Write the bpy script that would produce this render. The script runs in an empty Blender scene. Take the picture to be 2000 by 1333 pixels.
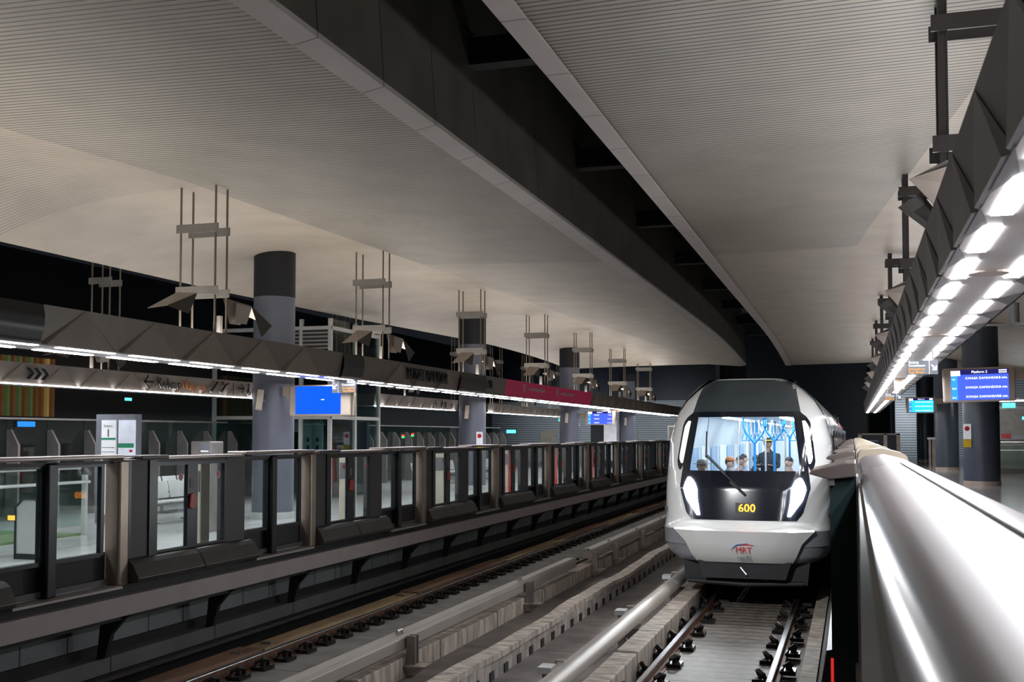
import bpy, math, random
from mathutils import Vector, Matrix
random.seed(7)
C = bpy.context.scene.collection
ORD = ['first','second','third','fourth','fifth','sixth','seventh','eighth','ninth','tenth','eleventh','twelfth','thirteenth','fourteenth','fifteenth']

# ------------------------------------------------------------------ materials
def newmat(name):
    m = bpy.data.materials.new(name); m.use_nodes = True
    nt = m.node_tree; nt.nodes.clear()
    out = nt.nodes.new('ShaderNodeOutputMaterial')
    return m, nt, out
def link(nt, a, b): nt.links.new(a, b)
def noise_col(nt, col, var, scale, stretch=None):
    tc = nt.nodes.new('ShaderNodeNewGeometry')
    mp = nt.nodes.new('ShaderNodeMapping')
    mp.inputs['Scale'].default_value = stretch or (1,1,1)
    link(nt, tc.outputs['Position'], mp.inputs['Vector'])
    n = nt.nodes.new('ShaderNodeTexNoise'); n.inputs['Scale'].default_value = scale; n.inputs['Detail'].default_value = 5
    link(nt, mp.outputs['Vector'], n.inputs['Vector'])
    r = nt.nodes.new('ShaderNodeValToRGB')
    r.color_ramp.elements[0].position = .3; r.color_ramp.elements[1].position = .7
    r.color_ramp.elements[0].color = tuple(c*(1-var) for c in col)+(1,)
    r.color_ramp.elements[1].color = tuple(min(1,c*(1+var)) for c in col)+(1,)
    link(nt, n.outputs['Fac'], r.inputs['Fac'])
    return r.outputs['Color'], n.outputs['Fac']
def mat(name, col, rough=.5, metal=0., var=.12, scale=3., stretch=None, bump=0., coat=0., emit=0., ecol=None):
    m, nt, out = newmat(name)
    p = nt.nodes.new('ShaderNodeBsdfPrincipled')
    c, f = noise_col(nt, col, var, scale, stretch)
    link(nt, c, p.inputs['Base Color'])
    p.inputs['Roughness'].default_value = rough; p.inputs['Metallic'].default_value = metal
    if coat: p.inputs['Coat Weight'].default_value = coat
    if emit:
        p.inputs['Emission Color'].default_value = (ecol or col)+(1,); p.inputs['Emission Strength'].default_value = emit
    if bump:
        b = nt.nodes.new('ShaderNodeBump'); b.inputs['Strength'].default_value = bump; b.inputs['Distance'].default_value = .02
        link(nt, f, b.inputs['Height']); link(nt, b.outputs['Normal'], p.inputs['Normal'])
    link(nt, p.outputs[0], out.inputs[0])
    return m
def emis(name, col, s):
    m, nt, out = newmat(name)
    e = nt.nodes.new('ShaderNodeEmission'); e.inputs[0].default_value = col+(1,); e.inputs[1].default_value = s
    link(nt, e.outputs[0], out.inputs[0]); return m
def glass(name, tint=(.9,.97,.96), refl=.08, rough=.02):
    m, nt, out = newmat(name)
    t = nt.nodes.new('ShaderNodeBsdfTransparent'); t.inputs[0].default_value = tint+(1,)
    g = nt.nodes.new('ShaderNodeBsdfGlossy'); g.inputs['Roughness'].default_value = rough
    mx = nt.nodes.new('ShaderNodeMixShader')
    fr = nt.nodes.new('ShaderNodeLayerWeight'); fr.inputs['Blend'].default_value = .5
    pw = nt.nodes.new('ShaderNodeMath'); pw.operation = 'POWER'; pw.inputs[1].default_value = 5.; link(nt, fr.outputs['Facing'], pw.inputs[0])
    ad = nt.nodes.new('ShaderNodeMath'); ad.operation = 'MULTIPLY_ADD'; ad.inputs[1].default_value = .8; ad.inputs[2].default_value = refl*.5; ad.use_clamp = True
    link(nt, pw.outputs[0], ad.inputs[0]); link(nt, ad.outputs[0], mx.inputs[0])
    link(nt, t.outputs[0], mx.inputs[1]); link(nt, g.outputs[0], mx.inputs[2]); link(nt, mx.outputs[0], out.inputs[0])
    return m
def stripes(name, col, dark, axis, period, frac, rough=.5, var=.08, upto=None, metal=0., nscale=1.2, bump=0., offset=0.):
    """lines across one axis of the surface (slats, ribs, grooves)"""
    m, nt, out = newmat(name)
    p = nt.nodes.new('ShaderNodeBsdfPrincipled'); p.inputs['Roughness'].default_value = rough; p.inputs['Metallic'].default_value = metal
    c, f = noise_col(nt, col, var, nscale)
    g = nt.nodes.new('ShaderNodeNewGeometry'); s = nt.nodes.new('ShaderNodeSeparateXYZ')
    link(nt, g.outputs['Position'], s.inputs[0])
    d = nt.nodes.new('ShaderNodeMath'); d.operation = 'MULTIPLY_ADD'; d.inputs[1].default_value = 1/period; d.inputs[2].default_value = offset
    link(nt, s.outputs[axis], d.inputs[0])
    fr = nt.nodes.new('ShaderNodeMath'); fr.operation = 'FRACT'; link(nt, d.outputs[0], fr.inputs[0])
    lt = nt.nodes.new('ShaderNodeMath'); lt.operation = 'LESS_THAN'; lt.inputs[1].default_value = frac; link(nt, fr.outputs[0], lt.inputs[0])
    fac = lt.outputs[0]
    if upto is not None:
        l2 = nt.nodes.new('ShaderNodeMath'); l2.operation = 'LESS_THAN'; l2.inputs[1].default_value = upto; link(nt, s.outputs[1], l2.inputs[0])
        mu = nt.nodes.new('ShaderNodeMath'); mu.operation = 'MULTIPLY'; link(nt, fac, mu.inputs[0]); link(nt, l2.outputs[0], mu.inputs[1]); fac = mu.outputs[0]
    mx = nt.nodes.new('ShaderNodeMix'); mx.data_type = 'RGBA'
    link(nt, fac, mx.inputs['Factor']); link(nt, c, mx.inputs['A']); mx.inputs['B'].default_value = dark+(1,)
    link(nt, mx.outputs['Result'], p.inputs['Base Color'])
    if bump:
        b = nt.nodes.new('ShaderNodeBump'); b.inputs['Strength'].default_value = bump; b.inputs['Distance'].default_value = .02; b.invert = True
        link(nt, fac, b.inputs['Height']); link(nt, b.outputs['Normal'], p.inputs['Normal'])
    link(nt, p.outputs[0], out.inputs[0])
    return m

M = dict(
 slat=stripes('slatted_ceiling', (.35,.315,.265), (.06,.055,.05), 1, .1, .24, .55, .10, upto=24.2),
 slat_fine=stripes('curved_ceiling', (.41,.355,.29), (.22,.19,.16), 1, .1, .22, .5, .10, upto=15.5),
 fascia=stripes('fascia_panel', (.50,.46,.43), (.15,.14,.13), 1, 1.62, .015, .35, .06),
 trough=stripes('trough_panel', (.115,.11,.088), (.02,.02,.018), 1, 1.62, .012, .4, .2),
 black=mat('black', (.008,.008,.009), .6),
 night=mat('night_glass', (.004,.005,.008), .25, var=.3, scale=.4),
 navy=mat('navy_wall', (.006,.014,.026), .5, var=.25, scale=.5),
 bed=stripes('track_slab', (.19,.165,.155), (.05,.045,.04), 1, 2.6, .012, .75, .25, nscale=2.5),
 deck=stripes('track_deck', (.20,.17,.145), (.03,.026,.022), 1, .31, .17, .6, .4, nscale=6, bump=.6),
 conc=mat('weathered_concrete', (.42,.36,.31), .8, var=.5, scale=4, stretch=(1,2.2,.4), bump=.25),
 plank=stripes('trough_wall', (.36,.32,.29), (.07,.06,.055), 1, .3, .06, .8, .35, nscale=4),
 gravel=mat('dark_ballast', (.035,.032,.03), .9, var=.5, scale=12, bump=.4),
 pit=mat('dark_pit', (.018,.016,.016), .8, var=.3),
 rail_side=mat('rusty_rail', (.17,.085,.055), .6, .3, var=.3, scale=8),
 rail_top=mat('polished_rail', (.62,.66,.72), .22, 1., var=.08),
 clip=mat('rail_clip_steel', (.022,.018,.017), .45, .5),
 alu=mat('conductor_aluminium', (.40,.36,.325), .52, .2, var=.16, scale=2, stretch=(1,.2,1)),
 steel=mat('galvanised_steel', (.30,.28,.27), .42, .6, var=.2),
 stain=mat('brushed_stainless', (.68,.69,.70), .35, .45, var=.08),
 wood=mat('brown_timber', (.26,.155,.10), .7, var=.35, scale=3, stretch=(1,.3,1)),
 wood2=mat('pale_timber', (.42,.30,.17), .7, var=.3, scale=3, stretch=(1,.3,1)),
 beam=mat('grey_beam_paint', (.40,.36,.35), .5, var=.06),
 ledge=stripes('ledge_panel', (.13,.135,.135), (.02,.02,.02), 1, 2.4, .012, .5, .15),
 tile=stripes('underplatform_tile', (.24,.265,.27), (.03,.03,.03), 1, .82, .03, .4, .15),
 pl_floor=mat('platform_floor_pale', (.58,.58,.59), .22, var=.1, scale=1.5),
 pr_floor=stripes('platform_floor_granite', (.36,.34,.33), (.12,.12,.12), 1, 1.2, .012, .12, .22, nscale=7),
 dark=mat('dark_grey_metal', (.030,.030,.034), .42, .2, var=.1),
 dark2=mat('charcoal_panel', (.050,.048,.050), .5, .1, var=.1),
 frame=mat('black_frame', (.014,.017,.022), .35, .2),
 brown=mat('bronze_post', (.33,.275,.225), .38, .55, var=.12),
 cap=mat('bronze_cap', (.30,.25,.235), .3, .5, var=.08),
 cover=mat('satin_cover', (.38,.345,.355), .30, .3, var=.04, scale=1.0),
 cover_y=mat('cream_cover', (.72,.62,.48), .4, .1, var=.05),
 kick=mat('kick_plate', (.075,.070,.068), .42, .2, var=.12),
 sill=mat('pale_sill', (.42,.38,.37), .4, .3),
 glass=glass('clear_glass', (.90,.95,.94), .07),
 glass_g=glass('green_glass', (.80,.90,.87), .10),
 glass_t=glass('lift_glass', (.70,.82,.82), .12),
 red=mat('red_plastic', (.42,.025,.02), .4),
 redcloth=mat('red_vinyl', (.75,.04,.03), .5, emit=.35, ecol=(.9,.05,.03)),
 cream=mat('cream_panel', (.60,.53,.44), .5),
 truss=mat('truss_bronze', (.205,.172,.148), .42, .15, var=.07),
 truss_l=mat('truss_bronze_lit', (.27,.228,.195), .42, .15, var=.07),  # brighter copy of the bronze: facet tilt shading put into colour
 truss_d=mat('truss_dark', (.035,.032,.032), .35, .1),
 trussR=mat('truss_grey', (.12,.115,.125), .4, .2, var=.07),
 trussR_l=mat('truss_grey_lit', (.18,.172,.18), .4, .2, var=.07),  # brighter copy of the grey, same painted facet shading
 soffit=mat('pale_soffit', (.60,.56,.55), .3, .25, var=.04),
 tube=emis('lamp_tube', (.95,.96,1.), 26.),
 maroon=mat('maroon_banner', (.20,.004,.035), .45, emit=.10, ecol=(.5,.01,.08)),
 pinkmark=mat('pink_print', (.6,.35,.42), .5),
 rod=mat('hanger_steel', (.25,.21,.17), .45, .5),
 bar=mat('hanger_bar', (.26,.245,.23), .5, .2),
 rodR=mat('dark_hanger', (.055,.05,.048), .45, .3),
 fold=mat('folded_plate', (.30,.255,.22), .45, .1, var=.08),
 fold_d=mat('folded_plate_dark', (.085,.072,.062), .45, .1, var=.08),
 fold_w=mat('folded_plate_lit', (.55,.50,.46), .45, .05, var=.05),  # lit face of the folded plate, brightness put into its colour
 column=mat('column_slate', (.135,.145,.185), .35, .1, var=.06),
 columnShade=mat('column_upper_shaded', (.008,.009,.012), .7, .0, var=.06),  # shade on the upper shaft, put into a near-black colour
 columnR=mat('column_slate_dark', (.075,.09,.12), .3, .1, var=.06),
 ribs=stripes('ribbed_wall', (.38,.42,.46), (.10,.12,.14), 2, .16, .35, .5, .08),
 beige=mat('beige_door', (.36,.32,.27), .5),
 whitebody=mat('white_train_paint', (.88,.89,.88), .16, 0., var=.02, coat=.6),
 greybody=mat('grey_train_paint', (.30,.31,.34), .22, 0., var=.03, coat=.5),
 mask=mat('black_gloss_mask', (.012,.015,.024), .10, 0., var=.05, coat=.4),
 visor=mat('dark_grey_visor', (.055,.068,.075), .35, 0., var=.1),
 under=mat('underframe_black', (.012,.013,.015), .6, var=.3),
 ws=glass('windscreen_glass', (.86,.95,.99), .05),
 inwall=mat('car_interior_white', (.66,.70,.74), .4, var=.03),
 infloor=mat('car_floor', (.30,.32,.36), .4),
 inblue=mat('car_window_blue', (.16,.30,.48), .25, var=.3, scale=1.5),
 pole_b=mat('blue_pole', (.012,.22,.55), .35),
 pole_w=mat('steel_pole', (.62,.62,.62), .35, .4),
 strap=mat('blue_strap', (.02,.32,.72), .4),
 inlamp=emis('car_lamp', (.93,.97,1.), 6.),
 head=emis('headlamp', (.95,.98,1.), 60.),
 drl=emis('marker_lamp', (1.,.93,.75), 7.),
 amber=emis('amber_led', (1.,.30,.015), 5.),
 carglass=mat('car_side_glass', (.012,.014,.016), .08, 0., coat=.5),
 doorgrey=mat('car_door_grey', (.17,.17,.19), .3, .3),
 redlogo=mat('logo_red', (.65,.02,.03), .4), bluelogo=mat('logo_blue', (.05,.18,.5), .4),
 ink=mat('dark_ink', (.02,.02,.02), .5), grey=mat('grey_ink', (.15,.15,.16), .5),
 ink2=mat('raised_dark_letter', (.008,.008,.008), .4),
 skin=mat('skin', (.52,.33,.25), .55), skin2=mat('skin_brown', (.30,.17,.11), .55),
 cl_dark=mat('dark_clothes', (.022,.03,.04), .8), cl_blue=mat('blue_clothes', (.10,.22,.42), .8),
 cl_white=mat('pale_clothes', (.6,.6,.6), .8), cl_pink=mat('pink_clothes', (.55,.28,.33), .8),
 hair=mat('black_hair', (.012,.01,.01), .5), hair_o=mat('orange_cap', (.42,.14,.03), .7),
 hat=mat('grey_hat', (.40,.38,.38), .8), cap_y=mat('yellow_band', (.75,.65,.05), .6, emit=.3),
 scr=emis('screen_blue', (.005,.075,.80), 1.0), scr_r=emis('screen_indigo', (.045,.085,.62), 1.1),
 scr_c=emis('screen_cyan', (.02,.42,.85), 1.1), scr_top=emis('screen_navy', (.012,.01,.08), 1.0), scr_l=emis('screen_sky', (.03,.25,.80), 1.0),
 wtext=emis('white_text', (.9,.95,1.), 1.3), otext=emis('orange_text', (1.,.45,.06), 1.0),
 casing=mat('display_casing', (.50,.42,.35), .4, .2), signdark=mat('hanging_sign_grey', (.055,.06,.075), .5),
 signgrey=mat('sign_grey', (.20,.21,.25), .45),
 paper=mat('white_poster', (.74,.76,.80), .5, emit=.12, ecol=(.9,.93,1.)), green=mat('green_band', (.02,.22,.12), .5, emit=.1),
 greenfloor=mat('green_kick', (.17,.25,.12), .5), white=mat('white_paint', (.66,.66,.64), .45),
 teal=mat('teal_panel', (.30,.37,.38), .4), tealdark=mat('teal_dark', (.03,.055,.06), .3),
 louv=stripes('louvre', (.34,.33,.32), (.03,.03,.03), 2, .11, .5, .5, .06),
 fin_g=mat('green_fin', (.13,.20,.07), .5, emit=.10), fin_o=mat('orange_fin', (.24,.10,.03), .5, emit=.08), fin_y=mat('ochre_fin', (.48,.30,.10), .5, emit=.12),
 cyan=emis('exit_sign', (.08,.75,.75), 1.6), ledg=emis('green_led', (.02,.8,.15), 1.6), ledr=emis('red_led', (.9,.03,.04), 1.6),
 yellow=mat('yellow_sticker', (.75,.50,.02), .5), fan=mat('fan_grey', (.32,.33,.33), .4, .3),
 blueglow=emis('blue_glow', (.02,.2,.85), 1.2),
)

# ------------------------------------------------------------------ mesh builder
class B:
    def __init__(s): s.v=[]; s.f=[]; s.mi=[]; s.k=0
    def add(s, vs, fs):
        o=len(s.v); s.v += [tuple(p) for p in vs]
        for f in fs: s.f.append(tuple(i+o for i in f)); s.mi.append(s.k)
        return s
    def box(s,x0,x1,y0,y1,z0,z1):
        return s.add([(x,y,z) for x in(x0,x1) for y in(y0,y1) for z in(z0,z1)],
            [(0,1,3,2),(4,6,7,5),(0,4,5,1),(2,3,7,6),(0,2,6,4),(1,5,7,3)])
    def obox(s,c,sz,R):
        h=[q/2 for q in sz]; c=Vector(c)
        return s.add([tuple(c+R@Vector((x*h[0],y*h[1],z*h[2]))) for x in(-1,1) for y in(-1,1) for z in(-1,1)],
            [(0,1,3,2),(4,6,7,5),(0,4,5,1),(2,3,7,6),(0,2,6,4),(1,5,7,3)])
    def poly(s,pts): return s.add(pts,[tuple(range(len(pts)))])
    def prism(s,prof,y0,y1):   # (x,z) outline run along y
        n=len(prof)
        vs=[(x,y0,z) for x,z in prof]+[(x,y1,z) for x,z in prof]
        return s.add(vs,[tuple(range(n))[::-1],tuple(range(n,2*n))]+[(i,(i+1)%n,n+(i+1)%n,n+i) for i in range(n)])
    def slab(s,pts,d):         # thick polygon: points plus offset vector
        n=len(pts); d=Vector(d)
        vs=[tuple(p) for p in pts]+[tuple(Vector(p)+d) for p in pts]
        return s.add(vs,[tuple(range(n)),tuple(range(n,2*n))[::-1]]+[(i,n+i,n+(i+1)%n,(i+1)%n) for i in range(n)])
    def tube(s,pts,r,n=8):
        pts=[Vector(p) for p in pts]; rr=r if isinstance(r,(list,tuple)) else [r]*len(pts)
        vs=[]; fs=[]
        for i,p in enumerate(pts):
            t=(pts[min(i+1,len(pts)-1)]-pts[max(i-1,0)]).normalized()
            a=Vector((0,0,1)) if abs(t.z)<.9 else Vector((1,0,0))
            u=t.cross(a).normalized(); w=t.cross(u)
            for j in range(n):
                an=2*math.pi*j/n; vs.append(tuple(p+(u*math.cos(an)+w*math.sin(an))*rr[i]))
        for i in range(len(pts)-1):
            for j in range(n): fs.append((i*n+j,i*n+(j+1)%n,(i+1)*n+(j+1)%n,(i+1)*n+j))
        fs.append(tuple(range(n))[::-1]); fs.append(tuple(range((len(pts)-1)*n,len(pts)*n)))
        return s.add(vs,fs)
    def cyl(s,x,y,z0,z1,r,n=16): return s.tube([(x,y,z0),(x,y,z1)],r,n)
    def ball(s,c,r,nu=12,nv=8):
        rx,ry,rz = r if isinstance(r,(list,tuple)) else (r,r,r)
        vs=[];fs=[]
        for i in range(nv+1):
            a=math.pi*i/nv
            for j in range(nu):
                b=2*math.pi*j/nu; vs.append((c[0]+rx*math.sin(a)*math.cos(b),c[1]+ry*math.sin(a)*math.sin(b),c[2]+rz*math.cos(a)))
        for i in range(nv):
            for j in range(nu): fs.append((i*nu+j,(i+1)*nu+j,(i+1)*nu+(j+1)%nu,i*nu+(j+1)%nu))
        return s.add(vs,fs)
    def grid(s,fn,us,vs_,skip=None):
        vv=[fn(u,v) for v in vs_ for u in us]; n=len(us); fs=[]
        for j in range(len(vs_)-1):
            for i in range(n-1):
                if skip and skip((us[i]+us[i+1])/2,(vs_[j]+vs_[j+1])/2): continue
                fs.append((j*n+i,j*n+i+1,(j+1)*n+i+1,(j+1)*n+i))
        return s.add(vv,fs)
    def build(s,name,m,parent=None,smooth=None,bevel=0.):
        me=bpy.data.meshes.new(name)
        root=parent
        off=Vector((0,0,0))
        while root is not None: off+=root.location; root=root.parent
        me.from_pydata([tuple(Vector(p)-off) for p in s.v],[],s.f)
        for mm in (m if isinstance(m,(list,tuple)) else [m]): me.materials.append(M[mm] if isinstance(mm,str) else mm)
        for p,i in zip(me.polygons,s.mi): p.material_index=i
        if smooth is not None:
            for p in me.polygons: p.use_smooth=True
            me.set_sharp_from_angle(angle=math.radians(smooth))
        me.update()
        o=bpy.data.objects.new(name,me); C.objects.link(o); o.parent=parent
        if bevel:
            b=o.modifiers.new('bevel','BEVEL'); b.width=bevel; b.segments=2; b.limit_method='ANGLE'
        return o
def thing(name,label,cat,loc=(0,0,0),group=None):
    o=bpy.data.objects.new(name,None); C.objects.link(o); o.location=loc; o.empty_display_size=.1
    return tag(o,label,cat,group)
def tag(o,label,cat,group=None,kind=None):
    o['label']=label; o['category']=cat
    if group: o['group']=group
    if kind: o['kind']=kind
    return o
def struct(o): o['kind']='structure'; return o
def dup(root,loc,label):
    r=root.copy(); C.objects.link(r); r.location=loc; r['label']=label
    for ch in list(root.children):
        c=ch.copy(); C.objects.link(c); c.parent=r
        for g in list(ch.children):
            d=g.copy(); C.objects.link(d); d.parent=c
    return r
def text(s,name,m,parent,pos,size,rot=(math.pi/2,0,0),align='LEFT',depth=.002,sx=1.):
    cu=bpy.data.curves.new(name,'FONT'); cu.body=s; cu.size=size; cu.align_x=align; cu.align_y='CENTER'; cu.extrude=depth; cu.resolution_u=2
    t=bpy.data.objects.new(name+'_src',cu); C.objects.link(t)
    dg=bpy.context.evaluated_depsgraph_get(); me=bpy.data.meshes.new_from_object(t.evaluated_get(dg))
    bpy.data.objects.remove(t); bpy.data.curves.remove(cu)
    R=Matrix.LocRotScale(None,__import__('mathutils').Euler(rot),Vector((1,1,1)))
    off=Vector((0,0,0)); q=parent
    while q is not None: off+=q.location; q=q.parent
    for v in me.vertices: v.co=R@Vector((v.co.x*sx,v.co.y,v.co.z))+Vector(pos)-off
    me.materials.clear(); me.materials.append(M[m])
    o=bpy.data.objects.new(name,me); C.objects.link(o); o.parent=parent
    return o
FACE_CAM=(math.pi/2,0,0)            # reads from -Y
FACE_RIGHT=(math.pi/2,0,math.pi/2)  # on a wall looking towards +X
def lin(a,b,n): return [a+(b-a)*i/(n-1) for i in range(n)]
def interp(x,tab):
    if x<=tab[0][0]: return tab[0][1]
    for (a,b),(c,d) in zip(tab,tab[1:]):
        if x<=c: return b+(d-b)*(x-a)/(c-a)
    return tab[-1][1]

# ------------------------------------------------------------------ camera
cam=bpy.data.cameras.new('camera'); co=bpy.data.objects.new('camera',cam); C.objects.link(co)
co.location=(0,0,2.92); co.rotation_euler=(math.radians(92.5),0,math.radians(17.1716))
cam.sensor_width=36; cam.lens=36*2150/2000; cam.shift_y=.044815; cam.clip_end=300; cam.clip_start=.05
cam.dof.use_dof=True; cam.dof.focus_distance=20; cam.dof.aperture_fstop=5.6
bpy.context.scene.camera=co
sc=bpy.context.scene
sc.view_settings.view_transform='Standard'; sc.view_settings.look='None'; sc.view_settings.exposure=.9; sc.view_settings.gamma=1.
w=bpy.data.worlds.new('world'); sc.world=w; w.use_nodes=True
bg=w.node_tree.nodes['Background']; bg.inputs[0].default_value=(.4,.45,.55,1); bg.inputs[1].default_value=.012
sc.cycles.max_bounces=6; sc.cycles.diffuse_bounces=3; sc.cycles.glossy_bounces=3; sc.cycles.transparent_max_bounces=24; sc.cycles.transmission_bounces=4
sc.cycles.sample_clamp_indirect=4.; sc.cycles.caustics_reflective=False; sc.cycles.caustics_refractive=False
sc.cycles.use_denoising=True

YF=79.   # far end of the station hall
# ------------------------------------------------------------------ setting: floors and walls
struct(B().box(-10,0.6,-4,YF,-.5,-.22).build('floor','bed'))
struct(B().box(-2.38,-1.06,-2,YF,-.22,-.165).build('floor','deck'))
struct(B().box(-8.2,-5.9,-2,YF,-.22,-.16).build('floor','bed'))
struct(B().box(-26,-8.68,-4,YF,.9,1.12).build('floor','pl_floor'))
struct(B().box(.0,16,-4,90,1.1,1.4).build('floor','pr_floor'))
struct(B().box(-.40,.0,-4,YF,-.22,.2).build('wall_right_underplatform','pit'))
struct(B().box(-.66,-.46,-2,YF,-.22,-.06).build('trim_1','conc'))
struct(B().box(-9.5,-9.3,-4,YF,.22,.62).build('wall_left_underplatform','tile'))
struct(B().box(-9.5,-9.25,-4,YF,-.22,.22).build('wall_left_underplatform','pit'))
struct(B().box(-9.05,-8.14,-4,YF,-.22,-.205).build('floor','black'))
b=B(); b.box(-9.3,-9.06,-4,YF,-.10,.10); struct(b.build('trim_2','ledge'))
struct(B().box(-9.3,-8.72,-4,YF,.62,.9).build('trim_3','black'))
struct(B().box(-26.2,-26,-4,YF,1.12,9).build('wall_left','night'))
struct(B().box(-26,-9.3,YF,YF+.2,1.12,5.4).build('wall_back','ribs'))
struct(B().box(-9.4,2.6,YF+4,YF+4.2,-.3,12).build('wall_back','navy'))
struct(B().box(-26,-9.3,YF+.0,YF+.2,5.4,12).build('wall_back','navy'))
struct(B().box(2.6,4.6,74,74.2,1.4,7).build('wall_right_ribbed','ribs'))
struct(B().box(4.6,16,78,78.2,1.4,9).build('wall_right_end','ribs'))
struct(B().box(2.6,16,80,80.2,1.4,12).build('wall_back','navy'))
struct(B().box(16,16.2,-4,80,1.4,9).build('wall_right','navy'))

# ------------------------------------------------------------------ ceiling
creaseL=[(-3,-11.0),(11.67,-10.64),(14.9,-10.08),(22.4,-9.76),(29,-9.4),(37.9,-9.1),(50,-7.8),(56,-6.9)]
edgeZ=[(-3,6.3),(23,6.33),(30,6.42),(40,6.62),(56,6.85)]
def zend(y): return -.0*y if y<40 else -.0018*(y-40)**2
ys=lin(-3,56,60)
us=lin(0,1,9)
def shellL(u,y):
    xc=interp(y,creaseL); return (-5.3+(xc+5.3)*u, y, 6.82+.13*u+zend(y))
struct(B().grid(shellL,us,ys).build('ceiling','slat',smooth=60))
def curveL(u,y):
    xc=interp(y,creaseL); xe=-14.2; ze=interp(y,edgeZ)
    x=xc+(xe-xc)*u
    z=6.95-.02*u+(ze-6.95)*(u**2.6) - .05*math.sin(math.pi*u)*0
    return (x,y,z+zend(y))
b=B().grid(curveL,lin(0,1,16),ys)
b.grid(lambda u,y:(-14.2-.5*u,y,interp(y,edgeZ)+zend(y)+.5*u),[0,1],ys)
struct(b.build('ceiling','slat_fine',smooth=60))
creaseR=[(-3,1.75),(11.68,1.6),(18.4,.79),(21.8,.38),(26,-.05),(30.7,-.28),(38.8,-.2),(51,.8),(56,1.6)]
def shellR(u,y):
    xc=interp(y,creaseR); return (-2.86+(xc+2.86)*u, y, 6.83+.07*u+zend(y))
yr=lin(-3,56,90)
struct(B().grid(shellR,us,yr).build('ceiling','slat',smooth=60))
def curveR(u,y):
    xc=interp(y,creaseR); x=xc+(7.-xc)*u
    return (x,y,6.9-1.15*(u**1.25)*(1 if y<60 else 1)+zend(y))
struct(B().grid(curveR,lin(0,1,14),yr).build('ceiling','slat_fine',smooth=60))
# fascia strips along the trough
b=B().grid(lambda u,y:(-5.3+.27*u,y,6.82+.05*u+zend(y)),[0,1],ys); b.grid(lambda u,y:(-5.03,y,6.87+.06*u+zend(y)),[0,1],ys)
struct(b.build('trim_4','fascia'))
b=B().grid(lambda u,y:(-3.12+.25*u,y,6.81+.005*u+zend(y)),[0,1],ys); b.grid(lambda u,y:(-3.12,y,6.81+.25*u+zend(y)),[0,1],ys)
b.grid(lambda u,y:(-2.87+.03*u,y,6.815-.012*u+zend(y)),[0,1],ys)
struct(b.build('trim_5','fascia'))
b=B().grid(lambda u,y:(-5.03-.25*u,y,6.93+3.6*u+zend(y)),lin(0,1,5),ys); struct(b.build('wall_trough_left','trough',smooth=60))
b=B().box(-6.5,-2.6,-3,58,10.6,10.7); b.box(-2.9,-2.8,-3,56,6.85,10.6); struct(b.build('ceiling','black'))
for i in range(9):
    y=8.3+6.33*i
    o=B().box(-5.2,-2.85,y-.12,y+.12,8.2,8.55).build('cross_beam','truss_d')
    b=B().box(-5.2,-2.85,y-.14,y+.14,8.15,8.2); b.build('flange','dark2',o)
    b=B().box(-5.25,-5.15,y-.2,y+.2,8.1,8.7); b.build('end_plate','black',o)
    tag(o,'dark steel cross beam spanning the ceiling trough, %s counted from the camera'%ORD[i],'beam','cross beams in the ceiling trough')

# ------------------------------------------------------------------ rails
def rail(x,side,label,y1=YF,clips=True,pitch=.6,sides=(-1,1)):
    t=thing('running_rail',label,'rail',(x,0,-.165),'running rails')
    prof=[(-.075,-.165),(.075,-.165),(.075,-.15),(.012,-.125),(.012,-.045),(.037,-.03),(.037,-.006),(-.037,-.006),(-.037,-.03),(-.012,-.045),(-.012,-.125),(-.075,-.15)]
    B().prism([(x+a,z) for a,z in prof],-1,y1).build('web','rail_side',t)
    B().prism([(x-.036,-.012),(x+.036,-.012),(x+.030,.0),(x-.030,.0)],-1,y1).build('railhead','rail_top',t)
    if clips:
        n=0; y=9.4
        while n<98 and y<60:
            for s in sides:
                b=B(); b.box(x+s*.05,x+s*.25,y-.14,y+.14,-.166,-.112)
                b.tube([(x+s*.08,y-.10,-.12),(x+s*.11,y-.10,-.05),(x+s*.17,y-.04,-.015),(x+s*.20,y+.06,-.04),(x+s*.16,y+.11,-.12)],.028,6)
                b.cyl(x+s*.15,y,-.14,-.05,.035,6)
                b.build('rail_clip','clip',t); n+=1; y+=pitch
rail(-.985,1,'right-hand rail of the track under the train, shiny top')
rail(-2.455,-1,'left-hand rail of the track under the train, shiny top over rusty web')
rail(-6.10,1,'rail of the empty left track nearest the boxed conductor rail',sides=(-1,))
rail(-7.60,-1,'rail of the empty left track beside the brown timber boards',sides=(1,))
# timber boards beside the far rail
yy=8.
for i in range(9):
    L=5.6
    o=B().box(-8.10 if i%2 else -8.13,-7.76,yy,yy+L-.06,-.2,-.02 if i%2 else .0).build('guard_board','wood2' if i%2 else 'wood',bevel=.01)
    
    for q in (.3,L-.5): B().box(-8.0,-7.84,yy+q,yy+q+.06,-.03,.008).build('strap','steel',o)
    tag(o,('pale yellowish' if i%2 else 'dark brown')+' timber board along the far rail, %s from the near end'%ORD[i],'board','timber boards along the far rail')
    yy+=L
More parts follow.
